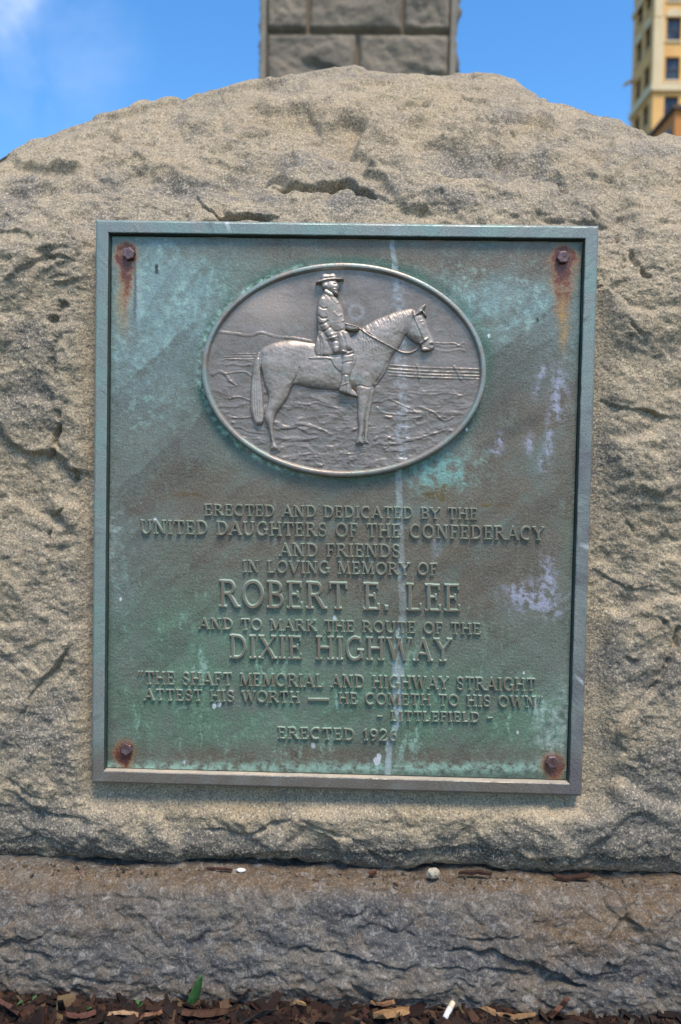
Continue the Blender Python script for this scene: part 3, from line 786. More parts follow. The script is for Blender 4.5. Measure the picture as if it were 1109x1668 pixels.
G['M'] = (1.02, [L((.16, .03), (.19, .97), t=TN), L((.19, .97), (.51, .06)), L((.51, .06), (.83, .97), t=TN), L((.83, .97), (.86, .03)), S(.16, .03, .12), S(.86, .03, .13), S(.13, .97, .08), S(.89, .97, .08)])
G['N'] = (.90, [L((.17, .03), (.17, .97), t=TN), L((.17, .97), (.73, .02)), L((.73, .02), (.73, .97), t=TN), S(.17, .03, .13), S(.12, .97, .10), S(.73, .97, .13)])
G['O'] = (.88, [(arc(.44, .5, .36, .47, 0, 360, 30)[:-1], TK - .015, 1)])
G['R'] = (.80, stem(.16) + [L((.16, .96), (.36, .96), *arc(.36, .735, .22, .225, 88, -88, 10), (.16, .51), t=TN + .015), L((.40, .50), (.70, .03)), S(.73, .03, .10)])
G['S'] = (.62, [L(*arc(.31, .74, .20, .225, 28, 262, 14), *arc(.31, .265, .225, .235, 84, -150, 14), t=TK - .025), L((.51, .68), (.51, .95), t=SF), L((.09, .34), (.09, .06), t=SF)])
G['T'] = (.74, stem(.37, 1, 0) + [L((.06, .965), (.68, .965), t=SF + .01), L((.06, .99), (.06, .76), t=SF), L((.68, .99), (.68, .76), t=SF)])
G['U'] = (.86, [L((.16, .97), (.16, .38), *arc(.43, .36, .27, .33, 180, 360, 14), (.70, .97), t=TK - .02), S(.16, .97), S(.70, .97, .12)])
G['V'] = (.82, [L((.09, .97), (.42, .02)), L((.42, .02), (.74, .97), t=TN), S(.10, .97, .12), S(.73, .97, .11)])
G['W'] = (1.16, [L((.09, .97), (.36, .02)), L((.36, .02), (.58, .93), t=TN), L((.56, .93), (.82, .02)), L((.82, .02), (1.07, .97), t=TN), S(.10, .97, .12), S(.56, .97, .10), S(1.06, .97, .10)])
G['X'] = (.84, [L((.12, .97), (.72, .03)), L((.72, .97), (.12, .03), t=TN), S(.13, .97, .12), S(.70, .97, .11), S(.12, .03, .11), S(.73, .03, .12)])
G['Y'] = (.80, [L((.09, .97), (.40, .48)), L((.72, .97), (.40, .48), t=TN), L((.40, .48), (.40, .03)), S(.10, .97, .12), S(.71, .97, .11), S(.40, .03, .14)])
G['1'] = (.40, [L((.22, .03), (.22, .98)), L((.22, .96), (.07, .82), t=TN), S(.22, .03, .14)])
G['9'] = (.62, [(arc(.31, .68, .22, .28, 0, 360, 20)[:-1], TN + .025, 1), L((.53, .68), (.50, .40), (.40, .18), (.20, .02), t=TN + .02)])
G['2'] = (.62, [L(*arc(.30, .74, .20, .22, 165, -20, 12), (.36, .42), (.10, .06), (.54, .06), t=TN + .015), L((.54, .03), (.55, .22), t=SF)])
G['6'] = (.62, [(arc(.31, .31, .22, .28, 0, 360, 20)[:-1], TN + .025, 1), L((.09, .31), (.13, .60), (.24, .82), (.44, .98), t=TN + .02)])
G['.'] = (.30, [L((.10, .09), (.20, .09), t=.17)])
G['-'] = (.62, [L((.08, .44), (.54, .44), t=.10)])
G['='] = (1.95, [([(.06, .36), (1.80, .36)], .20, 0)])                    # the long wedge-ended dash
G['"'] = (.52, [L((.16, 1.0), (.08, .70), t=.09), L((.40, 1.0), (.32, .70), t=.09)])
G['`'] = (.54, [L((.08, .70), (.16, 1.0), t=.10), L((.32, .70), (.40, 1.0), t=.10)])
def sweep(mb, pts, w, closed, fn, h0, hgt, bev):
    pts = [np.array(p, float) for p in pts]; n = len(pts)
    rows = []
    for i in range(n):
        a = pts[(i - 1) % n] if (closed or i > 0) else pts[i]
        b = pts[(i + 1) % n] if (closed or i < n - 1) else pts[i]
        t1 = pts[i] - a; t2 = b - pts[i]
        if np.linalg.norm(t1) < 1e-9: t1 = t2
        if np.linalg.norm(t2) < 1e-9: t2 = t1
        t1 = t1 / np.linalg.norm(t1); t2 = t2 / np.linalg.norm(t2)
        t = t1 + t2
        t = t / (np.linalg.norm(t) + 1e-9)
        nn = np.array([-t[1], t[0]]); k = 1 / max(.45, abs(nn @ np.array([-t1[1], t1[0]])))
        ext = np.zeros(2)
        rows.append([(pts[i] + nn * s * k, hh, (0 if closed else (-1 if i == 0 else (1 if i == n - 1 else 0))) * t) for s, hh in ((-(w / 2 + bev), 0), (-w / 2 + .004, 1), (w / 2 - .004, 1), (w / 2 + bev, 0))])
    base = len(mb.v)
    for r in rows:
        for p, hh, e in r:
            p = p + (e * bev if hh == 0 else e * 0.0)
            mb.v.append(fn(p[0], p[1], h0 + hgt * hh))
    m_ = n if closed else n - 1
    for i in range(m_):
        a, b = base + 4 * i, base + 4 * ((i + 1) % n)
        for s in range(3):
            mb.f.append([a + s, a + s + 1, b + s + 1, b + s]); mb.m.append(0 if s == 1 else 1)
    if not closed:
        mb.f.append([base, base + 1, base + 2, base + 3]); mb.m.append(1)
        e = base + 4 * (n - 1); mb.f.append([e + 3, e + 2, e + 1, e]); mb.m.append(1)
LINES = [  # text, (left, bottom y), (right, bottom y), cap height in px, raised height
    ("ERECTED AND DEDICATED BY THE", 333, 839.5, 777.5, 846.5, 18.5),
    ("UNITED DAUGHTERS OF THE CONFEDERACY", 229, 868.8, 885.5, 880, 22),
    ("AND FRIENDS", 455, 905.5, 652, 908, 21),
    ("IN LOVING MEMORY OF", 395, 931.8, 712.5, 937, 19.5),
    ("ROBERT E. LEE", 357, 988, 750, 995.5, 43.5),
    ("AND TO MARK THE ROUTE OF THE", 324, 1024, 783, 1033, 18),
    ("DIXIE HIGHWAY", 374, 1071, 735, 1077, 37.5),
    ("`THE SHAFT MEMORIAL AND HIGHWAY STRAIGHT", 224, 1113.4, 871.5, 1125, 20.5),
    ("ATTEST HIS WORTH = HE COMETH TO HIS OWN\"", 235, 1139.5, 884.5, 1152, 18),
    ("- LITTLEFIELD -", 613, 1173, 804, 1175.5, 15.5),
    ("ERECTED 1926", 452, 1201.8, 647, 1206.5, 18.5),
]
def inscription(text, xl, yl, xr, yr, cap):
    mb = MB(); k = 0
    track, space = .10, .52
    nat = sum((space if ch == ' ' else G[ch][0] + track) for ch in text) - track
    sx = (xr - xl) / nat
    wob = random.uniform(0, 9)
    hgt = 0.0025 + 0.00004 * cap
    x = 0.0
    for ch in text:
        if ch == ' ': x += space; continue
        adv, strokes = G[ch]
        for pts, w, cl in strokes:
            k += 1
            dh = (k % 7) * 0.000028
            def fn(u, v, h, x0=x):
                px = xl + (x0 + u) * sx; f = (px - xl) / (xr - xl)
                # letters are cut by hand: tiny drifts in level
                py = yl + (yr - yl) * f - v * cap + .35 * math.sin(px * .31 + wob)
                p = at(px, py, Y_PLATE)
                return (p[0], Y_PLATE - h, p[2])
            sweep(mb, pts, w * (.9 if cap < 30 else .84), cl, fn, -0.0006, hgt + .0006 + dh, .035)
        x += adv + track
    o = mb.build("inscription_line", [M_LETTER, M_LETSIDE])
    hold(o, plaque)
    return o
for l_ in LINES: inscription(*l_)

# ------------------------------------------------------------------ the oval medallion
def smooth_poly(p, closed=True, n=4):
    p = np.array(p, float); m_ = len(p); out = []
    for i in range(m_ if closed else m_ - 1):
        if closed: a, b, c, d = p[(i - 1) % m_], p[i], p[(i + 1) % m_], p[(i + 2) % m_]
        else: a, b, c, d = p[max(i - 1, 0)], p[i], p[i + 1], p[min(i + 2, m_ - 1)]
        for t in np.arange(n) / n:
            out.append(.5 * (2 * b + (c - a) * t + (2 * a - 5 * b + 4 * c - d) * t * t + (3 * b - a - 3 * c + d) * t ** 3))
    if not closed: out.append(p[-1])
    return np.array(out)
def Zm(lst): return [(400 + x / 3.4656, 430 + y / 3.4656) for x, y in lst]      # from a 3.47x enlargement of the horse
SX0, SY0, SST = 324.0, 424.0, 0.70
GX, GY = np.meshgrid(np.arange(SX0, 796.5, SST), np.arange(SY0, 782.5, SST))
def dist_poly(p, X, Y, closed=True):
    best = np.full(X.shape, 1e9); ins = np.zeros(X.shape, bool); tt = np.zeros(X.shape)
    m_ = len(p)
    for i in range(m_ if closed else m_ - 1):
        a, b = p[i], p[(i + 1) % m_]; ab = b - a; l2 = ab @ ab + 1e-9
        t = np.clip(((X - a[0]) * ab[0] + (Y - a[1]) * ab[1]) / l2, 0, 1)
        dd = (X - a[0] - t * ab[0]) ** 2 + (Y - a[1] - t * ab[1]) ** 2
        m2 = dd < best; best[m2] = dd[m2]; tt[m2] = (i + t[m2]) / (m_ - 1)
        if closed:
            c = ((a[1] > Y) != (b[1] > Y)) & (X < (b[0] - a[0]) * (Y - a[1]) / (b[1] - a[1] + 1e-12) + a[0]); ins ^= c
    return np.sqrt(best), ins, tt
def window(p, mar):
    p = np.asarray(p)
    j0 = max(0, int((p[:, 0].min() - mar - SX0) / SST)); j1 = min(GX.shape[1], int((p[:, 0].max() + mar - SX0) / SST) + 2)
    i0 = max(0, int((p[:, 1].min() - mar - SY0) / SST)); i1 = min(GX.shape[0], int((p[:, 1].max() + mar - SY0) / SST) + 2)
    return np.s_[i0:i1, j0:j1]
class Relief:
    def __init__(s): s.h = np.zeros(GX.shape); s.m = np.zeros(GX.shape, bool)
    def solid(s, pts, w, hgt, lift=0.0, smooth=True, n=4, power=.5):
        """An outline swelled into a rounded body: height rises over w pixels from the edge."""
        p = smooth_poly(pts, True, n) if smooth else np.array(pts, float)
        W = window(p, 3); d, ins, _ = dist_poly(p, GX[W], GY[W])
        u = np.clip(d / w, 0, 1)
        h = (lift + hgt * (1 - (1 - u) ** 2) ** power) * ins
        s.h[W] = np.maximum(s.h[W], h); s.m[W] |= ins
        return s
    def tube(s, pts, r0, r1, hgt, lift=0.0, add=False, smooth=True, n=5):
        """A tapering limb, strap or fold along a line; add=True lays it on top of what is there."""
        p = smooth_poly(pts, False, n) if smooth else np.array(pts, float)
        W = window(p, max(r0, r1) + 2); d, _, t = dist_poly(p, GX[W], GY[W], False)
        r = r0 + (r1 - r0) * t; ins = d < r
        prof = np.sqrt(np.clip(1 - (d / r) ** 2, 0, 1))
        if add: s.h[W] += hgt * prof * ins * (s.m[W] if add == 'in' else 1)
        else: s.h[W] = np.maximum(s.h[W], (lift + hgt * prof) * ins)
        if add != 'in': s.m[W] |= ins
        return s
    def bump(s, x, y, rx, ry, a, rot=0.0):
        c, q = math.cos(rot), math.sin(rot)
        u, v = (GX - x) * c + (GY - y) * q, -(GX - x) * q + (GY - y) * c
        s.h += a * np.exp(-((u / rx) ** 2 + (v / ry) ** 2)) * s.m
        return s
    def zb(s, x, y, rx, ry, a, rot=0.0):
        return s.bump(400 + x / 3.4656, 430 + y / 3.4656, rx / 3.4656, ry / 3.4656, a, rot)
mm = 0.001
# horse ------------------------------------------------------------
HO = Relief()
HO.solid(Zm([(690, 690), (724, 700), (718, 760), (706, 830), (695, 890), (690, 960), (686, 990), (698, 1012), (672, 1014), (668, 980), (672, 900), (670, 800)]), 6, 2.6 * mm)         # far foreleg
HO.solid(Zm([(76, 502), (92, 478), (130, 456), (180, 440), (250, 430), (320, 438), (390, 448), (470, 452), (560, 430), (625, 380), (680, 345), (740, 312), (800, 288), (850, 270), (905, 256), (945, 256),
             (962, 290), (940, 340), (908, 392), (886, 436), (856, 488), (826, 520), (806, 570), (786, 620), (752, 668), (722, 702), (680, 716), (620, 712), (540, 716), (450, 712), (380, 704), (320, 690), (268, 682),
             (220, 700), (150, 690), (104, 640), (84, 580)]), 26, 5.2 * mm)
HO.solid(Zm([(84, 540), (130, 500), (240, 500), (300, 580), (296, 650), (264, 690), (240, 750), (206, 800), (172, 850), (160, 892), (158, 940), (164, 990), (184, 1034), (178, 1050), (152, 1054), (138, 1044),
             (146, 1010), (136, 960), (126, 920), (112, 885), (108, 850), (124, 790), (128, 740), (106, 670)]), 14, 4.4 * mm, 0.9 * mm)
HO.solid(Zm([(612, 640), (650, 590), (720, 610), (716, 690), (704, 750), (690, 810), (676, 860), (670, 890), (666, 940), (660, 980), (668, 1004), (664, 1020), (638, 1024), (620, 1014), (626, 985), (638, 940), (634, 890), (630, 850), (632, 800), (628, 740)]), 13, 4.4 * mm, 1.4 * mm)
HO.solid(Zm([(940, 262), (972, 268), (1002, 288), (1020, 322), (1034, 368), (1054, 412), (1068, 448), (1062, 478), (1040, 494), (1012, 498), (992, 488), (984, 462), (958, 450), (928, 428), (904, 396), (914, 340), (928, 296)]), 15, 4.6 * mm, 1.4 * mm)
HO.solid(Zm([(950, 292), (958, 268), (978, 248), (1016, 228), (1008, 256), (992, 282), (972, 294)]), 6, 3.0 * mm, 4.2 * mm)
HO.solid(Zm([(998, 268), (1012, 276), (1022, 300), (1012, 300), (998, 285)]), 4, 2.2 * mm, 4.0 * mm)     # forelock
HO.solid(Zm([(990, 470), (1010, 462), (1038, 470), (1034, 490), (1008, 498), (992, 492)]), 4, 1.5 * mm, 4.2 * mm)
tail = Zm([(80, 498), (60, 524), (42, 590), (32, 680), (28, 780), (36, 850), (54, 904), (76, 912), (96, 902), (104, 860), (100, 760), (94, 680), (86, 610), (84, 560)])
HO.solid(tail, 7, 2.4 * mm, 2.2 * mm)
for dx in (-14, -2, 10, 22):
    HO.tube(Zm([(74 + dx * .3, 540), (60 + dx, 640), (58 + dx * 1.1, 760), (64 + dx, 850), (72 + dx * .6, 896)]), 1.3, 1.0, .7 * mm, add='in')
# muscle and bone
HO.zb(170, 560, 90, 90, .9 * mm).zb(300, 560, 40, 130, -.55 * mm, .25).zb(430, 590, 140, 90, .5 * mm).zb(700, 560, 70, 110, .9 * mm, .3).zb(640, 560, 25, 90, -.4 * mm, .1)
HO.zb(760, 520, 40, 110, -.6 * mm, .5).zb(780, 400, 60, 110, .5 * mm, .9).zb(130, 870, 20, 28, .8 * mm).zb(664, 860, 22, 28, .7 * mm).zb(650, 1000, 18, 14, .5 * mm).zb(160, 1035, 16, 14, .5 * mm)
HO.zb(950, 372, 42, 50, .9 * mm).zb(1020, 440, 20, 40, -.5 * mm, -.3).zb(250, 470, 130, 26, .5 * mm).zb(270, 684, 26, 16, .6 * mm).zb(900, 400, 14, 50, -.8 * mm, .5)
HO.tube(Zm([(600, 715), (640, 690), (690, 700), (722, 690)]), 1.6, 1.6, -.6 * mm, add='in')
HO.tube(Zm([(800, 560), (770, 620), (735, 670)]), 2.5, 2, -.5 * mm, add='in')
HO.tube(Zm([(262, 684), (290, 640), (306, 590)]), 2.5, 1.5, -.7 * mm, add='in')
# mane locks
for i in range(30):
    t = i / 29 + random.uniform(-.01, .01); x0 = 655 + 270 * t; y0 = 356 - 98 * t
    HO.tube(Zm([(x0, y0), (x0 + 14, y0 + 30), (x0 + 16 - 10 * t, y0 + 72), (x0 + 6 - 16 * t, y0 + 112 + 10 * math.sin(i * 2.1))]), 1.5, .8, .30 * mm * random.uniform(.5, 1.5), add='in')
for i in range(9):
    HO.tube(Zm([(640 + 16 * i, 425 + 6 * (i % 3)), (652 + 16 * i, 450), (650 + 17 * i, 480 + 8 * (i % 2))]), 1.3, .8, .4 * mm, add='in')
# eye, nostril, mouth, bridle
HO.zb(1000, 346, 10, 7, .9 * mm).zb(1000, 346, 5, 4, -.8 * mm).zb(1048, 462, 9, 8, -1.2 * mm).zb(1048, 448, 14, 6, .6 * mm)
HO.tube(Zm([(985, 330), (1000, 326), (1014, 336)]), 1.2, 1.0, .6 * mm, add='in')
HO.tube(Zm([(988, 478), (1010, 474), (1036, 482)]), 1.0, .8, -.9 * mm, add='in')
for pts in ([(946, 270), (950, 300), (966, 340), (990, 392), (1008, 436)], [(984, 452), (1004, 440), (1026, 424)], [(946, 296), (970, 288), (990, 272), (1006, 288)], [(946, 300), (936, 340), (918, 376), (902, 396)]):
    HO.tube(Zm(pts), 1.7, 1.5, .9 * mm, add='in')
HO.zb(950, 296, 9, 9, 1.0 * mm).zb(1012, 432, 8, 8, .9 * mm)
# rider ------------------------------------------------------------
RI = Relief()
RI.solid(Zm([(356, 530), (410, 522), (520, 528), (560, 500), (612, 440), (630, 440), (632, 500), (622, 560), (604, 604), (590, 640), (556, 640), (534, 616), (502, 590), (484, 560), (470, 545), (400, 546), (358, 542)]), 4, 1.4 * mm, 5.2 * mm)   # saddle cloth
RI.solid(Zm([(414, 378), (402, 420), (390, 470), (392, 505), (412, 521), (470, 525), (540, 514), (566, 490), (560, 420), (540, 380), (480, 360)]), 8, 2.2 * mm, 5.2 * mm)   # coat skirt
RI.solid(Zm([(522, 392), (570, 384), (590, 410), (606, 452), (612, 492), (580, 500), (548, 518), (530, 490), (520, 430)]), 11, 3.4 * mm, 7.0 * mm)     # thigh
RI.solid(Zm([(546, 512), (614, 494), (608, 550), (596, 610), (586, 660), (598, 700), (592, 736), (576, 742), (548, 732), (528, 722), (530, 702), (540, 660), (540, 600), (544, 550)]), 8, 3.0 * mm, 5.8 * mm)  # boot
RI.solid(Zm([(575, 710), (600, 706), (626, 730), (632, 752), (612, 752), (586, 742)]), 4, 2.0 * mm, 5.0 * mm)
RI.solid(Zm([(428, 182), (448, 160), (478, 176), (506, 190), (534, 226), (552, 266), (562, 312), (568, 350), (562, 386), (520, 400), (450, 400), (412, 385), (404, 330), (402, 270), (410, 214)]), 16, 4.4 * mm, 4.6 * mm)     # coat
RI.solid(Zm([(418, 200), (440, 190), (462, 214), (466, 270), (460, 320), (490, 370), (516, 410), (522, 440), (490, 448), (470, 430), (440, 392), (414, 345), (406, 290), (408, 236)]), 9, 3.4 * mm, 6.6 * mm)   # sleeve
RI.solid(Zm([(490, 448), (520, 442), (530, 476), (526, 502), (510, 514), (494, 500), (488, 470)]), 6, 2.4 * mm, 7.4 * mm)     # hand
RI.solid(Zm([(560, 338), (590, 346), (636, 362), (632, 380), (600, 386), (566, 372)]), 5, 2.4 * mm, 5.4 * mm)  # far hand and cuff
RI.solid(Zm([(432, 112), (470, 96), (512, 100), (524, 118), (529, 142), (523, 160), (524, 178), (508, 186), (490, 176), (470, 168), (454, 158), (438, 150), (429, 130)]), 10, 4.2 * mm, 4.4 * mm)    # head
RI.solid(Zm([(452, 150), (480, 166), (500, 184), (486, 196), (456, 182), (440, 168)]), 5, 2.0 * mm, 6.6 * mm)    # collar
RI.solid(Zm([(426, 92), (430, 68), (446, 60), (470, 63), (492, 58), (508, 64), (515, 84), (512, 98), (470, 100), (440, 104)]), 10, 3.6 * mm, 5.2 * mm)   # crown of the hat
RI.solid(Zm([(394, 112), (424, 96), (470, 89), (514, 86), (554, 90), (550, 97), (520, 99), (470, 102), (430, 113), (408, 116)]), 4, 2.4 * mm, 7.4 * mm)  # brim
RI.zb(446, 128, 9, 12, 1.1 * mm).zb(446, 128, 5, 7, -.9 * mm).zb(503, 122, 7, 5, -1.3 * mm).zb(520, 132, 6, 10, 1.0 * mm).zb(486, 135, 14, 12, .6 * mm).zb(508, 152, 13, 4, .9 * mm).zb(508, 172, 14, 10, .8 * mm).zb(512, 159, 8, 2.5, -.7 * mm)
for k in range(6): RI.tube(Zm([(486 + 6 * k, 160), (490 + 6 * k, 180)]), .8, .5, .35 * mm, add='in')
RI.tube(Zm([(430, 86), (470, 80), (512, 80)]), 1.6, 1.6, .5 * mm, add='in')
for pts, r, a in [([(500, 190), (530, 230), (548, 270), (556, 330)], 2.2, .8), ([(486, 196), (516, 230), (500, 214)], 1.5, .6), ([(470, 430), (494, 424), (520, 414)], 1.6, .9), ([(478, 410), (500, 398), (514, 394)], 1.2, .6),
                  ([(420, 250), (440, 262), (460, 258)], 2, -.7), ([(412, 300), (436, 318), (462, 312)], 2, -.8), ([(424, 350), (446, 346), (468, 330)], 2, -.8), ([(440, 390), (462, 380), (480, 364)], 1.8, -.7),
                  ([(408, 400), (420, 450), (416, 508)], 2, -.9), ([(430, 410), (446, 460), (444, 516)], 2, .8), ([(460, 440), (478, 480), (480, 520)], 2, -.8), ([(548, 500), (580, 506), (612, 494)], 1.8, 1.0),
                  ([(548, 520), (582, 520), (610, 510)], 1.6, -.8), ([(546, 570), (570, 560), (604, 556)], 1.5, -.6), ([(542, 640), (560, 630), (588, 634)], 1.5, -.6), ([(534, 690), (556, 684), (586, 672)], 1.3, .8),
                  ([(566, 640), (572, 690), (574, 740)], 1.3, .8), ([(545, 400), (560, 440), (566, 490)], 2.5, -.7), ([(500, 280), (520, 300), (540, 300)], 2, .4)]:
    RI.tube(Zm(pts), r, r * .7, a * mm, add='in')
for k in range(4): RI.tube(Zm([(498 + 8 * k, 478), (498 + 8 * k, 496), (500 + 7 * k, 508 - 2 * k)]), 1.2, 1.0, .7 * mm, add='in')
for k in range(3): RI.tube(Zm([(600, 354 + 9 * k), (618, 358 + 8 * k), (634, 366 + 6 * k)]), 1.1, .9, .6 * mm, add='in')
for k in range(5): RI.zb(524 + 8 * k, 226 + 34 * k, 4, 4, .7 * mm)
# reins -------------------------------------------------------------
RE = Relief()
RE.tube(Zm([(566, 342), (610, 352), (640, 362), (680, 394), (720, 420), (800, 462), (850, 486), (890, 500), (930, 500), (962, 484), (978, 464), (984, 452)]), 1.9, 1.9, 1.0 * mm, 0)
RE.tube(Zm([(640, 364), (690, 386), (740, 424)]), 1.2, 1.0, .7 * mm, 0)
# scenery -------------------------------------------------------------
SC = Relief(); SC.m[:] = True
def Zs(lst): return [(320 + x / 2.3104, 420 + y / 2.3104) for x, y in lst]       # from a 2.31x enlargement of the oval
SC.tube(Zs([(60, 275), (100, 281), (150, 287), (200, 293), (245, 282), (300, 297), (370, 303), (430, 315)]), 3.0, 2.4, 1.1 * mm, add=True)
SC.solid(Zs([(60, 275), (100, 281), (200, 293), (245, 282), (300, 297), (430, 315), (430, 400), (30, 400), (30, 340)]), 90, .8 * mm)
SC.tube(Zs([(890, 320), (930, 322), (970, 322), (985, 330), (1004, 320)]), 1.6, 1.6, .9 * mm, add=True)
for pts in ([(900, 345), (940, 352), (990, 345), (1010, 352)], [(905, 330), (950, 335), (1000, 332)]): SC.tube(Zs(pts), 2.2, 1.6, .6 * mm, add=True)
for y in (362, 371, 381): SC.tube(Zs([(105 + (y % 7) * 5, y + 2), (160, y), (225, y)]), 1.1, 1.2, .9 * mm, add=True, smooth=False)
SC.tube(Zs([(95, 388), (120, 380), (210, 388)]), 1.2, 1.2, .7 * mm, add=True)
for a, b in ((404, 420), (418, 434), (430, 446), (442, 457)): SC.tube(Zs([(722, a), (850, (a + b) / 2 + 1), (1078, b)]), 1.3, 1.5, .95 * mm, add=True, smooth=False)
SC.tube(Zs([(830, 404), (836, 426), (838, 452)]), 2.4, 2.4, 1.3 * mm, add=True); SC.tube(Zs([(970, 410), (982, 432), (994, 458)]), 2.4, 2.4, 1.3 * mm, add=True)
SC.tube(Zs([(60, 438), (85, 428), (110, 440), (125, 462), (150, 480)]), 3.4, 2, 1.1 * mm, add=True); SC.tube(Zs([(110, 436), (150, 430), (185, 430), (205, 444)]), 1.8, 1.6, .9 * mm, add=True)
SC.tube(Zs([(112, 404), (140, 398), (165, 406), (200, 402)]), 2, 1.6, .8 * mm, add=True); SC.tube(Zs([(125, 530), (160, 524), (205, 538)]), 2, 1.4, 1.0 * mm, add=True)
SC.tube(Zs([(120, 596), (160, 604), (210, 598)]), 2, 1.4, .9 * mm, add=True); SC.tube(Zs([(170, 640), (200, 655), (250, 660)]), 2, 1.4, .8 * mm, add=True)
SC.tube(Zs([(370, 545), (420, 552), (450, 545), (500, 560), (545, 566)]), 2.5, 1.5, .9 * mm, add=True)
SC.tube(Zs([(300, 622), (340, 640), (400, 625), (450, 640), (490, 655)]), 4, 2, 1.1 * mm, add=True)
SC.tube(Zs([(690, 545), (720, 532), (760, 548), (820, 575)]), 2, 1.6, .8 * mm, add=True); SC.tube(Zs([(680, 565), (710, 585), (790, 592)]), 2.4, 1.6, .9 * mm, add=True)
SC.tube(Zs([(840, 562), (890, 580), (930, 612), (965, 600)]), 2.2, 1.6, .9 * mm, add=True); SC.tube(Zs([(800, 505), (880, 515), (940, 508), (1000, 520)]), 2.2, 1.6, .7 * mm, add=True)
SC.tube(Zs([(660, 690), (700, 670), (760, 690), (830, 680), (930, 650)]), 3, 2, .9 * mm, add=True)
nzs = ridged(GX / 42 + .25 * fbm(GX / 30, GY / 30, 2, 505), GY / 17, 4, 501)
low = sstep(590, 690, GY); low2 = sstep(575, 620, GY)
SC.h *= .62
SC.h += (0.5 * low2 + 1.1 * low) * mm * .52 * np.clip(nzs - .2, 0, 2) * (.5 + .8 * np.clip(fbm(GX / 30, GY / 18, 3, 571) + .3, 0, 1))
SC.h += .9 * mm * sstep(690, 735, GY) * np.clip(ridged(GX / 26 + .5 * fbm(GX / 20, GY / 20, 3, 515), GY / 13, 3, 511), 0, 3) * .45
SC.h += .25 * mm * fbm(GX / 26, GY / 26, 4, 521) + .10 * mm * fbm(GX / 4, GY / 4, 2, 531)

ECX, ECY, ERX, ERY, EROT = 560.0, 603.0, 232.0, 174.5, R_(1.0)
ce, se = math.cos(EROT), math.sin(EROT)
EU, EV = (GX - ECX) * ce + (GY - ECY) * se, -(GX - ECX) * se + (GY - ECY) * ce
ER = np.hypot(EU / (ERX - 7), EV / (ERY - 7))
def relief_tint(px, py, h, kind):
    n1 = fbm(px / 50, py / 26, 5, 601, .6); n2 = fbm(px / 10, py / 10, 4, 611, .6)
    A, B_, C_, D_ = np.array([.27, .225, .190]), np.array([.185, .145, .115]), np.array([.27, .29, .25]), np.array([.40, .30, .23])
    def mix(c, col, f): return c * (1 - f[..., None]) + np.asarray(col) * f[..., None]
    c = np.broadcast_to(A, px.shape + (3,)).copy()
    c = mix(c, B_, np.clip(.45 + .8 * n1, 0, 1)); c = mix(c, C_, np.clip(.25 * n2 + .5 * n1 - .1, 0, .7))
    if kind == 'body': c = c * 1.3
    if kind == 'field':
        c = c * .88
        c = mix(c, D_, np.clip(np.exp(-(((px - 425) / 50) ** 2 + ((py - 488) / 26) ** 2)) * .9 + np.exp(-(((px - 455) / 60) ** 2 + ((py - 515) / 30) ** 2)) * .4, 0, .8))
        c = mix(c, (.20, .175, .15), sstep(640, 720, py) * np.clip(.4 + n1, 0, .7))
        lx = np.interp(py, [430, 800], [648, 660])
        c = mix(c, (.55, .58, .60), np.clip((1 - sstep(5, 14, np.abs(px - lx + 4 * n2))) * (.14 + .22 * n2), 0, .4))
        st = np.exp(-((np.hypot(px - 580, py - 508) - 11) / 3.0) ** 2)
        c = mix(c, (.42, .40, .39), np.clip(st * .35, 0, 1))
    return np.clip(c * np.array([1.18, 1.19, 1.20]), .02, .8)
def to_world(px, py, y):
    P = unproj(px, py, Y_FIELD); P[..., 1] = y; return P
med_keep = ER <= 1.0
cellmask = lambda mk: (mk[:-1, :-1] | mk[1:, :-1] | mk[1:, 1:] | mk[:-1, 1:])
SC.h = SC.h * (.75 + .35 * np.clip(fbm(GX / 16, GY / 16, 3, 561), -1, 1))
for _ in range(2): SC.h[1:-1, 1:-1] = .5 * SC.h[1:-1, 1:-1] + .125 * (SC.h[:-2, 1:-1] + SC.h[2:, 1:-1] + SC.h[1:-1, :-2] + SC.h[1:-1, 2:])
Yf = Y_FIELD - SC.h + 0.0006 * np.clip((.9 - ER) * 0, 0, 1)
P = to_world(GX, GY, Yf)
F = grid_faces(*GX.shape, cellmask(ER <= 1.0) & ~cellmask(ER > 1.03))
tint = relief_tint(GX, GY, SC.h, 'field')
V_, F_, A_ = compact(P.reshape(-1, 3), F, {"tint": tint.reshape(-1, 3)})
medallion = hold(raw_mesh("medallion", V_, F_, M_RELIEF, attrs=A_), plaque)
def raised(name, rel, base, sink=1.2 * mm, soft=True, kind='body'):
    h = rel.h.copy()
    if soft:
        for _ in range(2):
            k = h.copy(); k[1:-1, 1:-1] = .5 * h[1:-1, 1:-1] + .125 * (h[:-2, 1:-1] + h[2:, 1:-1] + h[1:-1, :-2] + h[1:-1, 2:]); h = np.where(rel.m, k, h)
    h = h + (.12 * mm * fbm(GX / 6, GY / 6, 3, 541) + .25 * mm * fbm(GX / 18, GY / 18, 3, 551)) * rel.m
    y = np.where(rel.m, base - h, base + sink)
    cm = cellmask(rel.m)
    P = to_world(GX, GY, y)
    V_, F_, A_ = compact(P.reshape(-1, 3), grid_faces(*GX.shape, cm), {"tint": relief_tint(GX, GY, h, kind).reshape(-1, 3)})
    o = raw_mesh(name, V_, F_, M_RELIEF, attrs=A_)
    o.parent = medallion; o.matrix_parent_inverse = medallion.matrix_parent_inverse.copy()
    # the medallion's own offset is already in its mesh, so undo the plaque's move once
    o.matrix_parent_inverse = mathutils.Matrix.Identity(4)
    return o
horse = raised("horse_relief", HO, Y_FIELD - 0.0004)
rider = raised("rider_relief", RI, Y_FIELD - 0.0002)
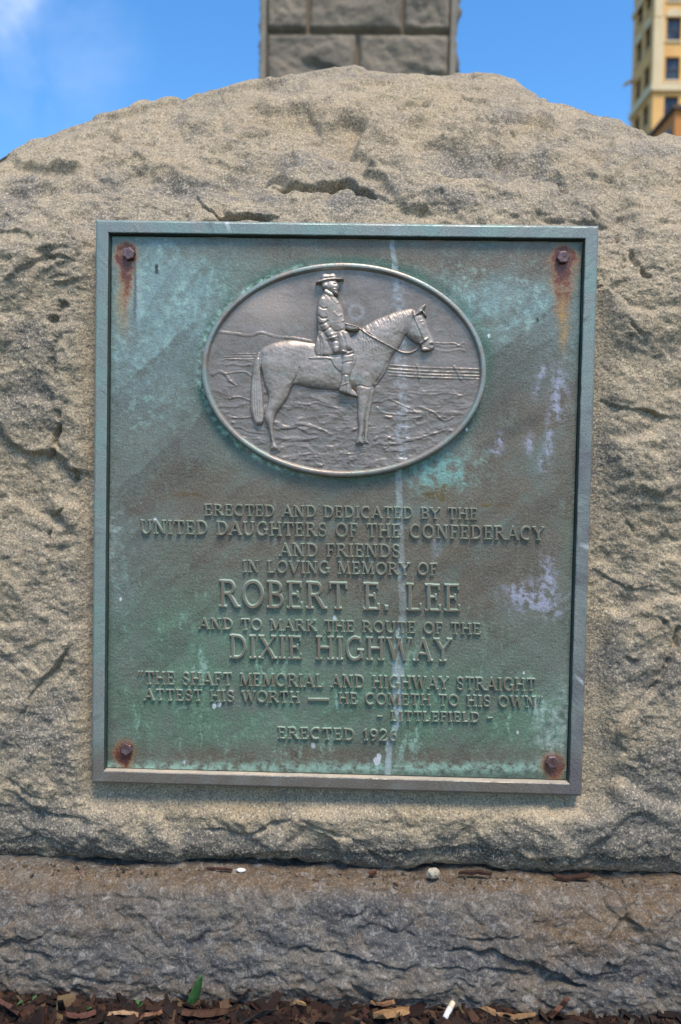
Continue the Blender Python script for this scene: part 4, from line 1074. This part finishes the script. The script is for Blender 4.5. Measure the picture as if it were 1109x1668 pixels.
# reins lie on top of what is under them
under = np.maximum(np.where(HO.m, HO.h, 0), np.where(RI.m, RI.h, 0))
k = under.copy()
for _ in range(6): k[1:-1, 1:-1] = .25 * (k[:-2, 1:-1] + k[2:, 1:-1] + k[1:-1, :-2] + k[1:-1, 2:])
RE.h += np.maximum(k, under)
rein = raised("rein", RE, Y_FIELD - 0.0006, soft=False)
# rim: a raised ring with a stepped, rounded section
def rim():
    n = 220
    prof = [(0.0, Y_PLATE + .001), (0.2, 0.0012), (0.9, -0.0012), (2.4, -0.0024), (7.0, -0.0027), (8.6, -0.0020), (9.6, 0.0004), (10.6, 0.0012), (11.4, Y_FIELD + .0012)]
    V, F = [], []
    for i in range(n):
        a = 2 * math.pi * i / n
        for ins, y in prof:
            u, v = (ERX - ins) * math.cos(a), (ERY - ins) * math.sin(a)
            p = at(ECX + u * ce - v * se, ECY + u * se + v * ce, Y_FIELD)
            V.append((p[0], y, p[2]))
    m_ = len(prof)
    for i in range(n):
        j = (i + 1) % n
        for s in range(m_ - 1): F.append((i * m_ + s, i * m_ + s + 1, j * m_ + s + 1, j * m_ + s))
    V = np.array(V); px, py = project(V)
    t = relief_tint(px, py, 0, 'rim') * 1.15
    g = np.clip(.4 + fbm(px / 30, py / 30, 4, 651), 0, .8)[:, None]
    t = t * (1 - g) + np.array([.27, .33, .29]) * g
    o = raw_mesh("rim", V, np.array(F), M_RELIEF, attrs={"tint": t})
    o.parent = medallion
    return o
rim()

# ------------------------------------------------------------------ the masonry shaft behind
def granite_blocks():
    n = NT("grey_ashlar")
    c = n.mix(n.ramp(n.noise(3.2, 6, 0.62), 0.36, 0.66), (0.29, 0.24, 0.175), (0.19, 0.162, 0.128))
    c = n.mix(n.ramp(n.noise(14, 5, 0.7), 0.5, 0.78, 0, .6), c, (0.27, 0.22, 0.16))
    c = n.mix(n.ramp(n.noise(110, 3, .7), .45, .7, 0, .5), c, (0.05, 0.047, 0.043))
    n.bump(n.noise(24, 6, .65), 0.03, .8)
    return n.done(c, .92, 0, .2)
M_BLOCK = granite_blocks()
M_MORTAR = simple("old_tan_mortar", (0.27, 0.205, 0.14), (0.21, 0.16, 0.11), 12, .95, .004)
M_MARGIN = simple("tooled_granite_margin", (0.26, 0.23, 0.18), (0.19, 0.165, 0.13), 9, .9, .004)
def build_shaft():
    yf = 4.05
    x0, x1 = at(424, 60, yf)[0], at(743, 60, yf)[0]
    w = x1 - x0; xc = (x0 + x1) / 2
    root = empty("stone_shaft", (xc, yf + w / 2, 0))
    tag(root, "tall grey granite block shaft rising behind the peak of the boulder", "obelisk")
    top = 14.0
    c = MB(); c.box(x0 + .035, x1 - .035, yf + .035, yf + w - .035, -.05, top); hold(c.build("mortar_core", M_MORTAR), root)
    zj = at(560, 52.5, yf)[2]; ch = .475
    mg = MB()
    for sx in (x0, x1 - .034):
        for sy in (yf, yf + w - .034): mg.box(sx, sx + .034, sy, sy + .034, -.05, top + .001)
    hold(mg.build("corner_margin", M_MARGIN), root)
    # rock-faced blocks on the four faces
    Vs, Fs, off = [], [], 0
    up = [at(x, 30, yf)[0] - x0 for x in (501, 657)]; lowj = [at(x, 100, yf)[0] - x0 for x in (582,)]
    k0 = -int(zj / ch) - 1
    for face in range(4):
        for r in range(k0, int((top - zj) / ch)):
            za, zb = zj + r * ch + .005, zj + (r + 1) * ch - .005
            js = (up if r % 2 == 0 else lowj) if face == 0 else ([w * .38, w * .71] if r % 2 else [w * .5])
            ed = [.036] + list(js) + [w - .036]
            for a, b in zip(ed[:-1], ed[1:]):
                aa = a + .004; bb = b - .004
                nu, nv = 30, 24
                u = np.linspace(aa, bb, nu); v = np.linspace(za, zb, nv); U, Vv = np.meshgrid(u, v)
                e = np.minimum(np.minimum(U - aa, bb - U), np.minimum(Vv - za, zb - Vv))
                sd = int(face * 1000 + r * 37 + a * 100)
                d = .009 * sstep(0, .03, e) * (1 + .5 * perlin(U * 3 + sd, Vv * 3, sd)) + .034 * sstep(0, .10, e) * facets(U * 5 + .3 * fbm(U * 6, Vv * 6, 2, sd), Vv * 6, sd, 1.2) + .010 * sstep(0, .03, e) * fbm(U * 16, Vv * 18, 3, sd + 5)
                d = np.where(e <= 1e-6, -.05, d + .004)
                d[1:-1, 1:-1] = np.maximum(d[1:-1, 1:-1], -.004)
                if face == 0: P = np.stack([x0 + U, yf - d, Vv], -1)
                elif face == 1: P = np.stack([x1 + d, yf + U, Vv], -1)
                elif face == 2: P = np.stack([x1 - U, yf + w + d, Vv], -1)
                else: P = np.stack([x0 - d, yf + w - U, Vv], -1)
                f = grid_faces(nv, nu)[:, ::-1] + off
                Vs.append(P.reshape(-1, 3)); Fs.append(f); off += nu * nv
    o = raw_mesh("ashlar_facing", np.concatenate(Vs), np.concatenate(Fs), M_BLOCK); hold(o, root)
    cap = MB()
    cap.add([(x0, yf, top), (x1, yf, top), (x1, yf + w, top), (x0, yf + w, top), (xc, yf + w / 2, top + 1.4)], [(0, 1, 4), (1, 2, 4), (2, 3, 4), (3, 0, 4), (3, 2, 1, 0)])
    hold(cap.build("pyramid_cap", M_BLOCK), root)
build_shaft()

# ------------------------------------------------------------------ the two buildings at the right
def plaster(name, a, b):
    n = NT(name)
    c = n.mix(n.ramp(n.noise(.5, 5, .6), .35, .7), a, b)
    c = n.mix(n.ramp(n.noise(3, 5, .6, stretch=((1, 1, .12), (0, 0, 0))), .5, .8, 0, .35), c, tuple(x * .6 for x in a))
    n.bump(n.noise(6, 4), .02, .5)
    return n.done(c, .85, 0, .3)
M_CREAM = plaster("cream_stone_wall", (0.72, 0.39, 0.13), (0.80, 0.47, 0.17))
M_PALE = plaster("pale_stone_trim", (0.72, 0.58, 0.36), (0.66, 0.50, 0.28))
M_TERRA = plaster("terracotta_wall", (0.52, 0.20, 0.06), (0.60, 0.26, 0.08))
M_ROOFD = plaster("dark_coping", (0.09, 0.06, 0.05), (0.13, 0.09, 0.07))
def glass():
    n = NT("dark_window_glass")
    c = n.mix(n.ramp(n.noise(.9, 2), .4, .6), (0.02, 0.024, 0.03), (0.06, 0.07, 0.08))
    return n.done(c, .12, 0, .6)
M_GLASS = glass()
M_SASH = simple("dark_window_frame", (0.05, 0.045, 0.04), (0.08, 0.07, 0.06), 2, .6)
def build_tower():
    yb = 69.0
    xc = at(1065, 100, yb)[0]                                   # the near corner
    dep, wid, top = 5.6, 16.0, 56.0
    def zrow(py): return at(1090, py, yb)[2]
    root = empty("tower_building", (xc + wid / 2, yb + dep / 2, 0))
    tag(root, "tall cream stone tower with rows of windows at the right edge of the photo", "tower")
    fl = (zrow(66) - zrow(130.5)); zb0 = zrow(130.5)             # storey height, a window sill
    wh, ww = zrow(93.5) - zrow(131.5), at(1107.5, 100, yb)[0] - at(1084, 100, yb)[0]
    wx = [at(1084, 100, yb)[0] - xc + i * 2.35 for i in range(6)]
    core = MB(); core.box(xc + .45, xc + wid - .45, yb + .45, yb + dep - .45, -.5, top - .2); hold(core.build("core", M_SASH), root)
    def facade(length, cols, wwid, put, nm, mat):
        mb = MB(); wins = []
        rows = [(zb0 + k * fl, zb0 + k * fl + wh, k) for k in range(-3, int((top - 3 - zb0) / fl))]
        x = 0.0
        for c in cols:
            put(mb, x, c, -.5, top)
            z = -.5
            for a, b, k in rows:
                put(mb, c, c + wwid, z, a)
                z = b; wins.append((c, c + wwid, a, b, k))
            put(mb, c, c + wwid, z, top)
            x = c + wwid
        put(mb, x, length, -.5, top)
        hold(mb.build(nm, mat), root); return wins
    def pf(mb, a, b, z0, z1):
        if b - a > .01: mb.box(xc + a, xc + b, yb, yb + .42, z0, z1)
    def pl(mb, a, b, z0, z1):
        if b - a > .01: mb.box(xc, xc + .42, yb + .425 + a, yb + .425 + b, z0, z1)
    wf = facade(wid, wx, ww, pf, "wall", M_CREAM)
    wl_ = facade(dep - .43, [.6, 2.75], 1.4, pl, "wall", M_CREAM)
    back = MB(); back.box(xc + .425, xc + wid, yb + dep - .43, yb + dep, -.5, top); back.box(xc + wid - .43, xc + wid - .003, yb + .425, yb + dep - .435, -.5, top); back.box(xc + .43, xc + wid - .44, yb + .43, yb + dep - .44, top - .4, top - .003)
    hold(back.build("wall", M_CREAM), root)
    def window_part(side, a, b, z0, z1, arch):
        fr, pn = MB(), MB(); t = .07
        def bx(m_, u0, u1, d0, d1, w0, w1):
            if side == 'f': m_.box(xc + u0, xc + u1, yb + d0, yb + d1, w0, w1)
            else: m_.box(xc + d0, xc + d1, yb + .425 + u0, yb + .425 + u1, w0, w1)
        bx(fr, a + .002, a + t, .20, .30, z0 + .002, z1 - .002); bx(fr, b - t, b - .002, .20, .30, z0 + .002, z1 - .002)
        bx(fr, a + t, b - t, .20, .30, z0 + .002, z0 + t); bx(fr, a + t, b - t, .20, .30, z1 - t, z1 - .002)
        zm = (z0 + z1) / 2; bx(fr, a + t, b - t, .21, .29, zm - .04, zm + .04); um = (a + b) / 2; bx(fr, um - .025, um + .025, .22, .28, z0 + t, zm - .04); bx(fr, um - .025, um + .025, .22, .28, zm + .04, z1 - t)
        w = hold(fr.build("window", M_SASH), root)
        bx(pn, a + t - .01, b - t + .01, .265, .275, z0 + t - .01, z1 - t + .01)
        p = pn.build("pane", M_GLASS); p.parent = w
        tr, ar = MB(), MB()
        bx(tr, a - .12, b + .12, -.10, .18, z0 - .16, z0 - .004)
        if arch:
            n = 9
            for i in range(n):
                u0, u1 = a - .1 + (b - a + .2) * i / n, a - .1 + (b - a + .2) * (i + 1) / n
                f = lambda u: .45 * math.sqrt(max(0, 1 - ((u - um) / ((b - a) / 2 + .1)) ** 2))
                bx(ar, u0, u1, -.10, .0 - .003, z1 + .005, z1 + .25 + .5 * (f(u0) + f(u1)))
        s = tr.build("sill", M_PALE); s.parent = w
        if arch: s = ar.build("arch", M_PALE); s.parent = w
    for a, b, z0, z1, k in wf:
        if xc + a < xc + 9: window_part('f', a, b, z0, z1, k == 1)
    for a, b, z0, z1, k in wl_: window_part('l', a, b, z0, z1, k in (1,))
    # belt courses, corner pier and the little bracket on the left wall
    for z0_, z1_, o_ in ((zrow(143) - .31, zrow(143) + .31, .22), (zrow(2) + 1.6, zrow(2) + 2.1, .2)):
        bt = MB(); bt.add([(xc - o_, yb - o_, z0_), (xc + wid, yb - o_, z0_), (xc + wid, yb - .003, z0_), (xc - .003, yb - .003, z0_), (xc - .003, yb + dep, z0_), (xc - o_, yb + dep, z0_),
                           (xc - o_, yb - o_, z1_), (xc + wid, yb - o_, z1_), (xc + wid, yb - .003, z1_), (xc - .003, yb - .003, z1_), (xc - .003, yb + dep, z1_), (xc - o_, yb + dep, z1_)],
                          [(5, 4, 3, 2, 1, 0), (6, 7, 8, 9, 10, 11)] + [(i, (i + 1) % 6, (i + 1) % 6 + 6, i + 6) for i in range(6)])
        hold(bt.build("belt_course", M_PALE), root)
    pr = MB(); pr.box(xc - .12, xc + .72, yb - .14, yb - .004, zrow(136) , zrow(30)); pr.box(xc - .08, xc + .6, yb - .12, yb - .004, zrow(28), top - .5); hold(pr.build("corner_pier", M_PALE), root)
    br = MB(); zb_ = zrow(84); yy = yb + dep - .8
    br.add([(xc, yy, zb_), (xc, yy + .5, zb_), (xc - .75, yy + .5, zb_ - .35), (xc - .75, yy, zb_ - .35), (xc - .02, yy, zb_ + .28), (xc - .02, yy + .5, zb_ + .28), (xc - .9, yy + .5, zb_ - .25), (xc - .9, yy, zb_ - .25), (xc - 1.0, yy + .25, zb_ - .72)],
           [(0, 1, 2, 3), (4, 7, 6, 5), (0, 3, 7, 4), (1, 5, 6, 2), (3, 2, 8), (3, 8, 7), (2, 6, 8), (7, 8, 6), (0, 4, 5, 1)])
    hold(br.build("bracket", M_PALE), root)
    cp = MB(); cp.box(xc - .3, xc + wid + .3, yb - .3, yb + dep + .3, top + .003, top + .7); hold(cp.build("cornice", M_PALE), root)
build_tower()
def build_terra():
    yb = 55.0
    c = at(1100, 179, yb); xc, top = c[0], c[2]
    root = empty("terracotta_building", (xc + 6, yb + 2.5, 0))
    tag(root, "orange terracotta building corner in front of the cream tower, just above the boulder", "building")
    w = MB(); w.box(xc, xc + 12, yb, yb + 5.2, -.5, top); hold(w.build("wall", M_TERRA), root)
    cp = MB(); cp.box(xc - .22, xc + 12.2, yb - .22, yb + 5.4, top + .003, top + .28); hold(cp.build("coping", M_ROOFD), root)
    wn_ = MB()
    for i in range(2): wn_.box(xc - .05, xc + .2, yb + .8 + 2.2 * i, yb + 1.9 + 2.2 * i, top - 2.6, top - .9)
    hold(wn_.build("window", M_GLASS), root)
build_terra()

# ------------------------------------------------------------------ mulch bed and the small things lying about
def chip_material():
    n = NT("bark_mulch")
    c = n.attr("tint")
    c = n.mix(n.ramp(n.noise(160, 4, .65, stretch=((1, .25, 1), (0, 0, .4))), .4, .7, 0, .6), c, n.mix(.65, c, (0.01, 0.006, 0.004)))
    n.bump(n.noise(240, 4), .002, .9)
    return n.done(c, .9, 0, .25)
M_CHIP = chip_material()
def chip_geo(cx, cy, cz, L_, W_, T_, yaw, pitch, roll, rg, k=6):
    """One splinter of bark: an uneven slab, bent a little, torn at both ends."""
    n = k
    V = []
    bend = rg.uniform(-.25, .25) * L_
    for i in range(n):
        t = i / (n - 1) - .5
        wv = W_ * (.55 + .45 * math.sin(math.pi * (i + .6) / (n + .2))) * rg.uniform(.75, 1.15)
        zz = bend * (4 * t * t - .3) * .5
        o1 = rg.uniform(-.18, .18) * W_
        for sx, sz in ((-1, -1), (1, -1), (1, 1), (-1, 1)):
            V.append((t * L_ + rg.uniform(-.07, .07) * L_, sx * wv / 2 + o1, zz + sz * T_ / 2 * rg.uniform(.6, 1.2)))
    V = np.array(V)
    def rot(a, b, th):
        c, s = math.cos(th), math.sin(th); x, y = V[:, a].copy(), V[:, b].copy(); V[:, a] = c * x - s * y; V[:, b] = s * x + c * y
    rot(1, 2, roll); rot(0, 2, pitch); rot(0, 1, yaw)
    F = []
    for i in range(n - 1):
        for s in range(4): F.append((i * 4 + s, i * 4 + (s + 1) % 4, i * 4 + 4 + (s + 1) % 4, i * 4 + 4 + s))
    F.append((3, 2, 1, 0)); e = 4 * (n - 1); F.append((e, e + 1, e + 2, e + 3))
    return V + (cx, cy, cz), F
def build_mulch():
    rg = np.random.default_rng(21)
    xs = np.linspace(-1.3, 1.3, 330); ys = np.linspace(-1.1, 0.05, 150)
    X, Y = np.meshgrid(xs, ys)
    Zg = -.025 + .008 * fbm(X * 9, Y * 9, 4, 701) + .004 * fbm(X * 50, Y * 50, 3, 711) + .003 * sstep(-.12, -.05, Y)
    Zg[0] = Zg[-1] = -.06; Zg[:, 0] = Zg[:, -1] = -.06
    Vs = [np.stack([X, Y, Zg], -1).reshape(-1, 3)]; Fs = [grid_faces(*X.shape)[:, ::-1]]; off = X.size
    t0 = np.array([.012, .008, .006]); n = fbm(X * 30, Y * 30, 3, 721)
    Ts = [np.clip(t0 * (1 + .5 * n[..., None]), .004, .2).reshape(-1, 3)]
    pal = [(.085, .030, .018), (.06, .022, .014), (.045, .018, .012), (.10, .042, .025), (.13, .055, .03), (.07, .035, .025), (.035, .02, .016), (.17, .085, .045), (.26, .15, .075), (.11, .085, .065), (.05, .043, .038)]
    pw = np.array([5, 6, 6, 4, 3, 3, 4, 1.4, .8, 1.2, 4]); pw /= pw.sum()
    for i in range(15000):
        near = i < 13600
        x = rg.uniform(-.52, .52) if near else rg.uniform(-1.2, 1.2)
        y = -.052 - abs(rg.normal(0, .05)) * (1.3 if near else 6)
        if y < -1.0: continue
        L_ = rg.lognormal(-4.45, .6); W_ = L_ * (rg.uniform(.06, .2) if i % 3 == 0 else rg.uniform(.2, .65)); T_ = rg.uniform(.0015, .005)
        L_ = min(L_, .06)
        z = -.013 + rg.uniform(-.005, .011)
        V, F = chip_geo(x, y, z, L_, W_, T_, rg.uniform(0, 6.3), rg.normal(0, .35), rg.normal(0, .5), rg, 4)
        col = np.array(pal[rg.choice(len(pal), p=pw)]) * rg.uniform(.18, .62) * np.array([.9, 1.05, 1.1])
        Vs.append(V); Fs.append(np.array(F) + off); off += len(V); Ts.append(np.tile(col, (len(V), 1)))
    o = raw_mesh("mulch", np.concatenate(Vs), np.concatenate(Fs), M_CHIP, smooth=False, attrs={"tint": np.concatenate(Ts)})
    tag(o, "dark red-brown shredded bark mulch along the foot of the base stone", "mulch", kind="stuff")
build_mulch()
def ground_at(px, py, z):
    d = FW + RT * (px - CX) / FPX + DN * (py - CY) / FPX
    return CAM + d * (z - CAM[2]) / d[2]
def chip_thing(name, label, cat, px, py, z, L_, W_, T_, yaw, pitch, roll, col, seed, k=8):
    z -= .014; rg = np.random.default_rng(seed); p = ground_at(px, py, z)
    V, F = chip_geo(0, 0, 0, L_, W_, T_, yaw, pitch, roll, rg, k)
    o = raw_mesh(name, V, np.array(F), M_CHIP, smooth=False, attrs={"tint": np.tile(np.array(col), (len(V), 1))})
    o.location = p; tag(o, label, cat); return o
chip_thing("wood_chip", "pale yellow split wood chip, the big one right of centre in the mulch", "wood chip", 640, 1648, .016, .052, .024, .006, .75, -.25, -.35, (.34, .19, .085), 1)
chip_thing("wood_chip", "flat tan wood sliver lying level in the mulch left of the green leaf", "wood chip", 202, 1650, .016, .033, .008, .004, -.02, 0, -.5, (.36, .22, .12), 2)
chip_thing("wood_chip", "thin straw-coloured splinter leaning up near the grey stone in the mulch", "wood chip", 484, 1634, .022, .030, .0035, .003, -.8, .5, 0, (.34, .20, .09), 3)
chip_thing("wood_chip", "long pale splinter running right from the cigarette butt", "wood chip", 825, 1652, .016, .062, .007, .004, -.35, .08, -.3, (.28, .16, .075), 4)
chip_thing("wood_chip", "slim tan splinter pointing at the big pale wood chip from above", "wood chip", 622, 1634, .022, .030, .004, .004, -.45, .3, 0, (.27, .14, .07), 5)
chip_thing("bark_piece", "large reddish square bark flake leaning on the base stone at right", "bark", 912, 1640, .020, .036, .032, .005, .5, .5, -.9, (.105, .045, .028), 6)
chip_thing("bark_piece", "long dark bark strip below the green leaf", "bark", 333, 1650, .017, .050, .015, .006, .25, -.12, -.5, (.075, .035, .02), 7)
chip_thing("bark_piece", "reddish bark flake at the left edge of the mulch", "bark", 12, 1640, .020, .032, .022, .005, -.6, .2, -.9, (.10, .045, .033), 8)
chip_thing("bark_piece", "rust-brown bark strip slanting up left of the tan sliver", "bark", 130, 1653, .018, .032, .009, .005, .45, -.2, -.5, (.12, .05, .035), 9)
chip_thing("bark_piece", "orange-brown bark flake between tan sliver and green leaf", "bark", 246, 1655, .018, .020, .018, .004, .8, -.3, -.8, (.19, .09, .05), 10)
# stones and bits on the shelf
def pebble(name, label, cat, c, r, mat, seed, sub=3):
    bm = bmesh.new(); bmesh.ops.create_icosphere(bm, subdivisions=sub, radius=1)
    V = np.array([v.co for v in bm.verts]); F = np.array([[v.index for v in f.verts] for f in bm.faces]); bm.free()
    n = facets(V[:, 0] * 1.6 + V[:, 2] * .9, V[:, 1] * 1.6 - V[:, 2] * .7, seed, .9)[:, None]
    V = V * (1 + .22 * n + .10 * fbm(V[:, 0] * 2.3 + 3, V[:, 1] * 2.3 + V[:, 2], 3, seed)[:, None]) * np.array(r)
    o = raw_mesh(name, V, F, mat, smooth=False, attrs={"tone": np.zeros((len(V), 3))}); o.location = c
    return tag(o, label, cat)
M_PEB = simple("pale_pebble", (0.42, 0.37, 0.28), (0.30, 0.26, 0.20), 90, .85, .002)
M_PINK = simple("pinkish_stone", (0.22, 0.18, 0.15), (0.15, 0.12, 0.10), 40, .9, .004)
M_DARKST = simple("dark_brown_stone", (0.075, 0.05, 0.04), (0.045, 0.03, 0.025), 60, .9, .004)
M_GREYST = simple("blue_grey_stone", (0.13, 0.13, 0.135), (0.08, 0.08, 0.09), 60, .9, .004)
def on_shelf(px, py):
    z = .124; p = ground_at(px, py, z); return p
p = on_shelf(706, 1430); pebble("pebble", "round cream pebble on the ledge between the boulder and the base stone", "pebble", (p[0], p[1], p[2] + .006), (.0075, .0065, .0062), M_PEB, 3)
p = ground_at(405, 1652, -.016); pebble("ground_stone", "flat grey stone half buried in the mulch", "stone", tuple(p), (.028, .018, .013), M_GREYST, 5, 4)
p = ground_at(1012, 1632, -.008); pebble("ground_stone", "upright pinkish stone chip leaning on the base stone at right", "stone", (p[0], p[1] - .004, p[2] + .016), (.016, .009, .022), M_PINK, 8, 4)
p = ground_at(893, 1632, -.008); pebble("ground_stone", "dark rounded stone on the mulch behind the reddish bark flake", "stone", (p[0], p[1] - .002, p[2] + .014), (.013, .009, .015), M_DARKST, 12, 4)
def shelf_chip(name, label, cat, px, py, L_, W_, T_, yaw, col, seed):
    p = on_shelf(px, py); rg = np.random.default_rng(seed)
    V, F = chip_geo(0, 0, 0, L_, W_, T_, yaw, .05, .1, rg, 8)
    o = raw_mesh(name, V, np.array(F), M_CHIP, smooth=False, attrs={"tint": np.tile(np.array(col), (len(V), 1))}); o.location = (p[0], p[1], p[2] + .003); tag(o, label, cat)
shelf_chip("bark_piece", "dark red bark chip on the right end of the ledge", "bark", 934, 1433, .042, .0075, .004, .12, (.045, .022, .015), 21)
shelf_chip("bark_piece", "dark curled bark strip on the ledge just right of the cream pebble", "bark", 772, 1425, .040, .0055, .0035, -.08, (.042, .022, .016), 22)
shelf_chip("bark_piece", "tiny reddish bark crumb on the ledge left of the cream pebble", "bark", 607, 1426, .010, .005, .004, .3, (.09, .038, .022), 23)
shelf_chip("twig", "thin dark twig on the left part of the ledge", "twig", 357, 1419, .032, .0032, .003, -.1, (.07, .035, .025), 24)
shelf_chip("twig", "faint brown twig near the left edge of the ledge", "twig", 131, 1426, .022, .0022, .002, -1.0, (.17, .09, .06), 25)
M_WHITE = simple("white_crumb", (0.62, 0.61, 0.57), (0.48, 0.47, 0.44), 200, .9)
p = on_shelf(392, 1420); pebble("crumb", "small white flattened crumb on the ledge beside the thin dark twig", "crumb", (p[0], p[1], p[2] + .002), (.0058, .004, .0020), M_WHITE, 31, 3)
def grit():
    rg = np.random.default_rng(77); Vs, Fs, Ts, off = [], [], [], 0
    for i in range(420):
        x = rg.uniform(-.5, .5); y = rg.normal(-.002, .007) if i % 3 else rg.normal(.004, .004)
        z = .1215 if y > -.008 else .120
        L_ = rg.lognormal(-6.3, .5); V, F = chip_geo(x, y, z + .0008, L_, L_ * rg.uniform(.3, .9), L_ * .4, rg.uniform(0, 6.3), 0, 0, rg, 3)
        col = np.array([(.16, .11, .06), (.09, .06, .04), (.25, .2, .14), (.12, .09, .06)][rg.integers(4)]) * rg.uniform(.6, 1.2)
        Vs.append(V); Fs.append(np.array(F) + off); off += len(V); Ts.append(np.tile(col, (len(V), 1)))
    o = raw_mesh("grit", np.concatenate(Vs), np.concatenate(Fs), M_CHIP, smooth=False, attrs={"tint": np.concatenate(Ts)})
    tag(o, "brown grit and crumbs gathered along the joint under the boulder", "grit", kind="stuff")
grit()
# cigarette butt
M_FILT = simple("stained_filter", (0.62, 0.52, 0.36), (0.50, 0.38, 0.22), 160, .9)
def butt():

    p = ground_at(731, 1646, .008); root = empty("cigarette_butt", tuple(p)); tag(root, "smoked white cigarette butt lying on the mulch", "cigarette butt")
    d = np.array([.30, .42, .24]); d /= np.linalg.norm(d); a = np.cross(d, (0, 0, 1)); a /= np.linalg.norm(a); b = np.cross(d, a)
    def cyl(l0, l1, r0, r1, name, mat):
        n = 16; mb = MB(); rg = [(l0, r0 * .85), (l0 + .0006, r0), (l1 - .0006, r1), (l1, r1 * .85)]
        for l, r in rg: mb.v += [tuple(d * l * .85 + .85 * r * (a * math.cos(t) + b * math.sin(t))) for t in [2 * math.pi * i / n for i in range(n)]]
        for i in range(3):
            for s in range(n): mb.f.append([i * n + s, i * n + (s + 1) % n, i * n + n + (s + 1) % n, i * n + n + s]); mb.m.append(0)
        mb.f += [list(range(n))[::-1], [3 * n + s for s in range(n)]]; mb.m += [0, 0]
        o = mb.build(name, mat, root, True)
    cyl(-.012, .004, .0038, .0040, "paper", M_WHITE); cyl(.0040, .013, .0039, .0036, "filter", M_FILT)
butt()
# green leaves
def leaf_mat():
    n = NT("leaf_green"); c = n.mix(n.ramp(n.noise(220, 3), .4, .7), (0.025, 0.075, 0.02), (0.045, 0.12, 0.035)); return n.done(c, .5, 0, .4)
M_LEAF = leaf_mat()
def leaf(name, label, px, py, z, ln, wd, lean, turn, curl, cat="leaf"):
    p = ground_at(px, py, z); n = 14; V, F = [], []
    for i in range(n):
        t = i / (n - 1); w = wd * math.sin(math.pi * min(1, (t * .93 + .04))) ** .8
        y, zz = ln * (t * math.sin(lean) + curl * t * t), ln * t * math.cos(lean)
        for s, dz in ((-1, .25), (0, 0), (1, .25)):
            V.append((s * w / 2 * math.cos(turn) + y * .5, s * w / 2 * math.sin(turn) - dz * w * .6, zz))
    for i in range(n - 1):
        for s in range(2): F.append((i * 3 + s, i * 3 + s + 1, i * 3 + 4 + s, i * 3 + 3 + s))
    o = raw_mesh(name, np.array(V), np.array(F), M_LEAF); o.location = p
    sm = o.modifiers.new("thickness", 'SOLIDIFY'); sm.thickness = .0005
    tag(o, label, cat)
leaf("leaf", "upright green leaf blade standing in the mulch left of centre", 306, 1657, -.016, .056, .013, .45, .5, .12)
leaf("leaf", "small green leaf tip at the bottom edge below the upright leaf", 334, 1668, -.016, .018, .010, .6, -.3, .1)
sp_mats = []
def sprout(label, px, py, seed):
    rg = np.random.default_rng(seed); p = ground_at(px, py, -.012); V, F = [], []
    for k in range(5):
        a = rg.uniform(0, 6.3); l = rg.uniform(.005, .009); up = rg.uniform(.004, .014); o = len(V)
        c, s = math.cos(a), math.sin(a)
        V += [(0, 0, up), (c * l * .5 - s * l * .3, s * l * .5 + c * l * .3, up + .002), (c * l, s * l, up + .003), (c * l * .5 + s * l * .3, s * l * .5 - c * l * .3, up + .002)]
        F.append((o, o + 1, o + 2, o + 3))
        V += [(-.0004, 0, -.01), (.0004, 0, -.01), (.0004, .0003, up), (-.0004, .0003, up)]; F.append((o + 4, o + 5, o + 6, o + 7))
    o = raw_mesh("weed_sprout", np.array(V), np.array(F), M_LEAF, smooth=False); o.location = p
    sm = o.modifiers.new("thickness", 'SOLIDIFY'); sm.thickness = .0004
    tag(o, label, "weed", "tiny weeds sprouting in the mulch")
for i, (x, y, l) in enumerate([(34, 1620, "tiny green weed against the base stone near the left edge"), (27, 1655, "tiny green weed among the bark at bottom left corner"), (52, 1648, "tiny green weed right of the corner weed beside reddish flake"),
                               (106, 1632, "tiny green weed against the dark gap above the slanting bark strip"), (140, 1662, "tiny green weed under the slanting rust-brown bark strip"), (225, 1656, "tiny green weed at right tip of the flat tan sliver"),
                               (620, 1640, "tiny green weed beside the big pale wood chip"), (742, 1644, "tiny green weed touching the cigarette butt")]):
    sprout(l, x, y, 900 + i)
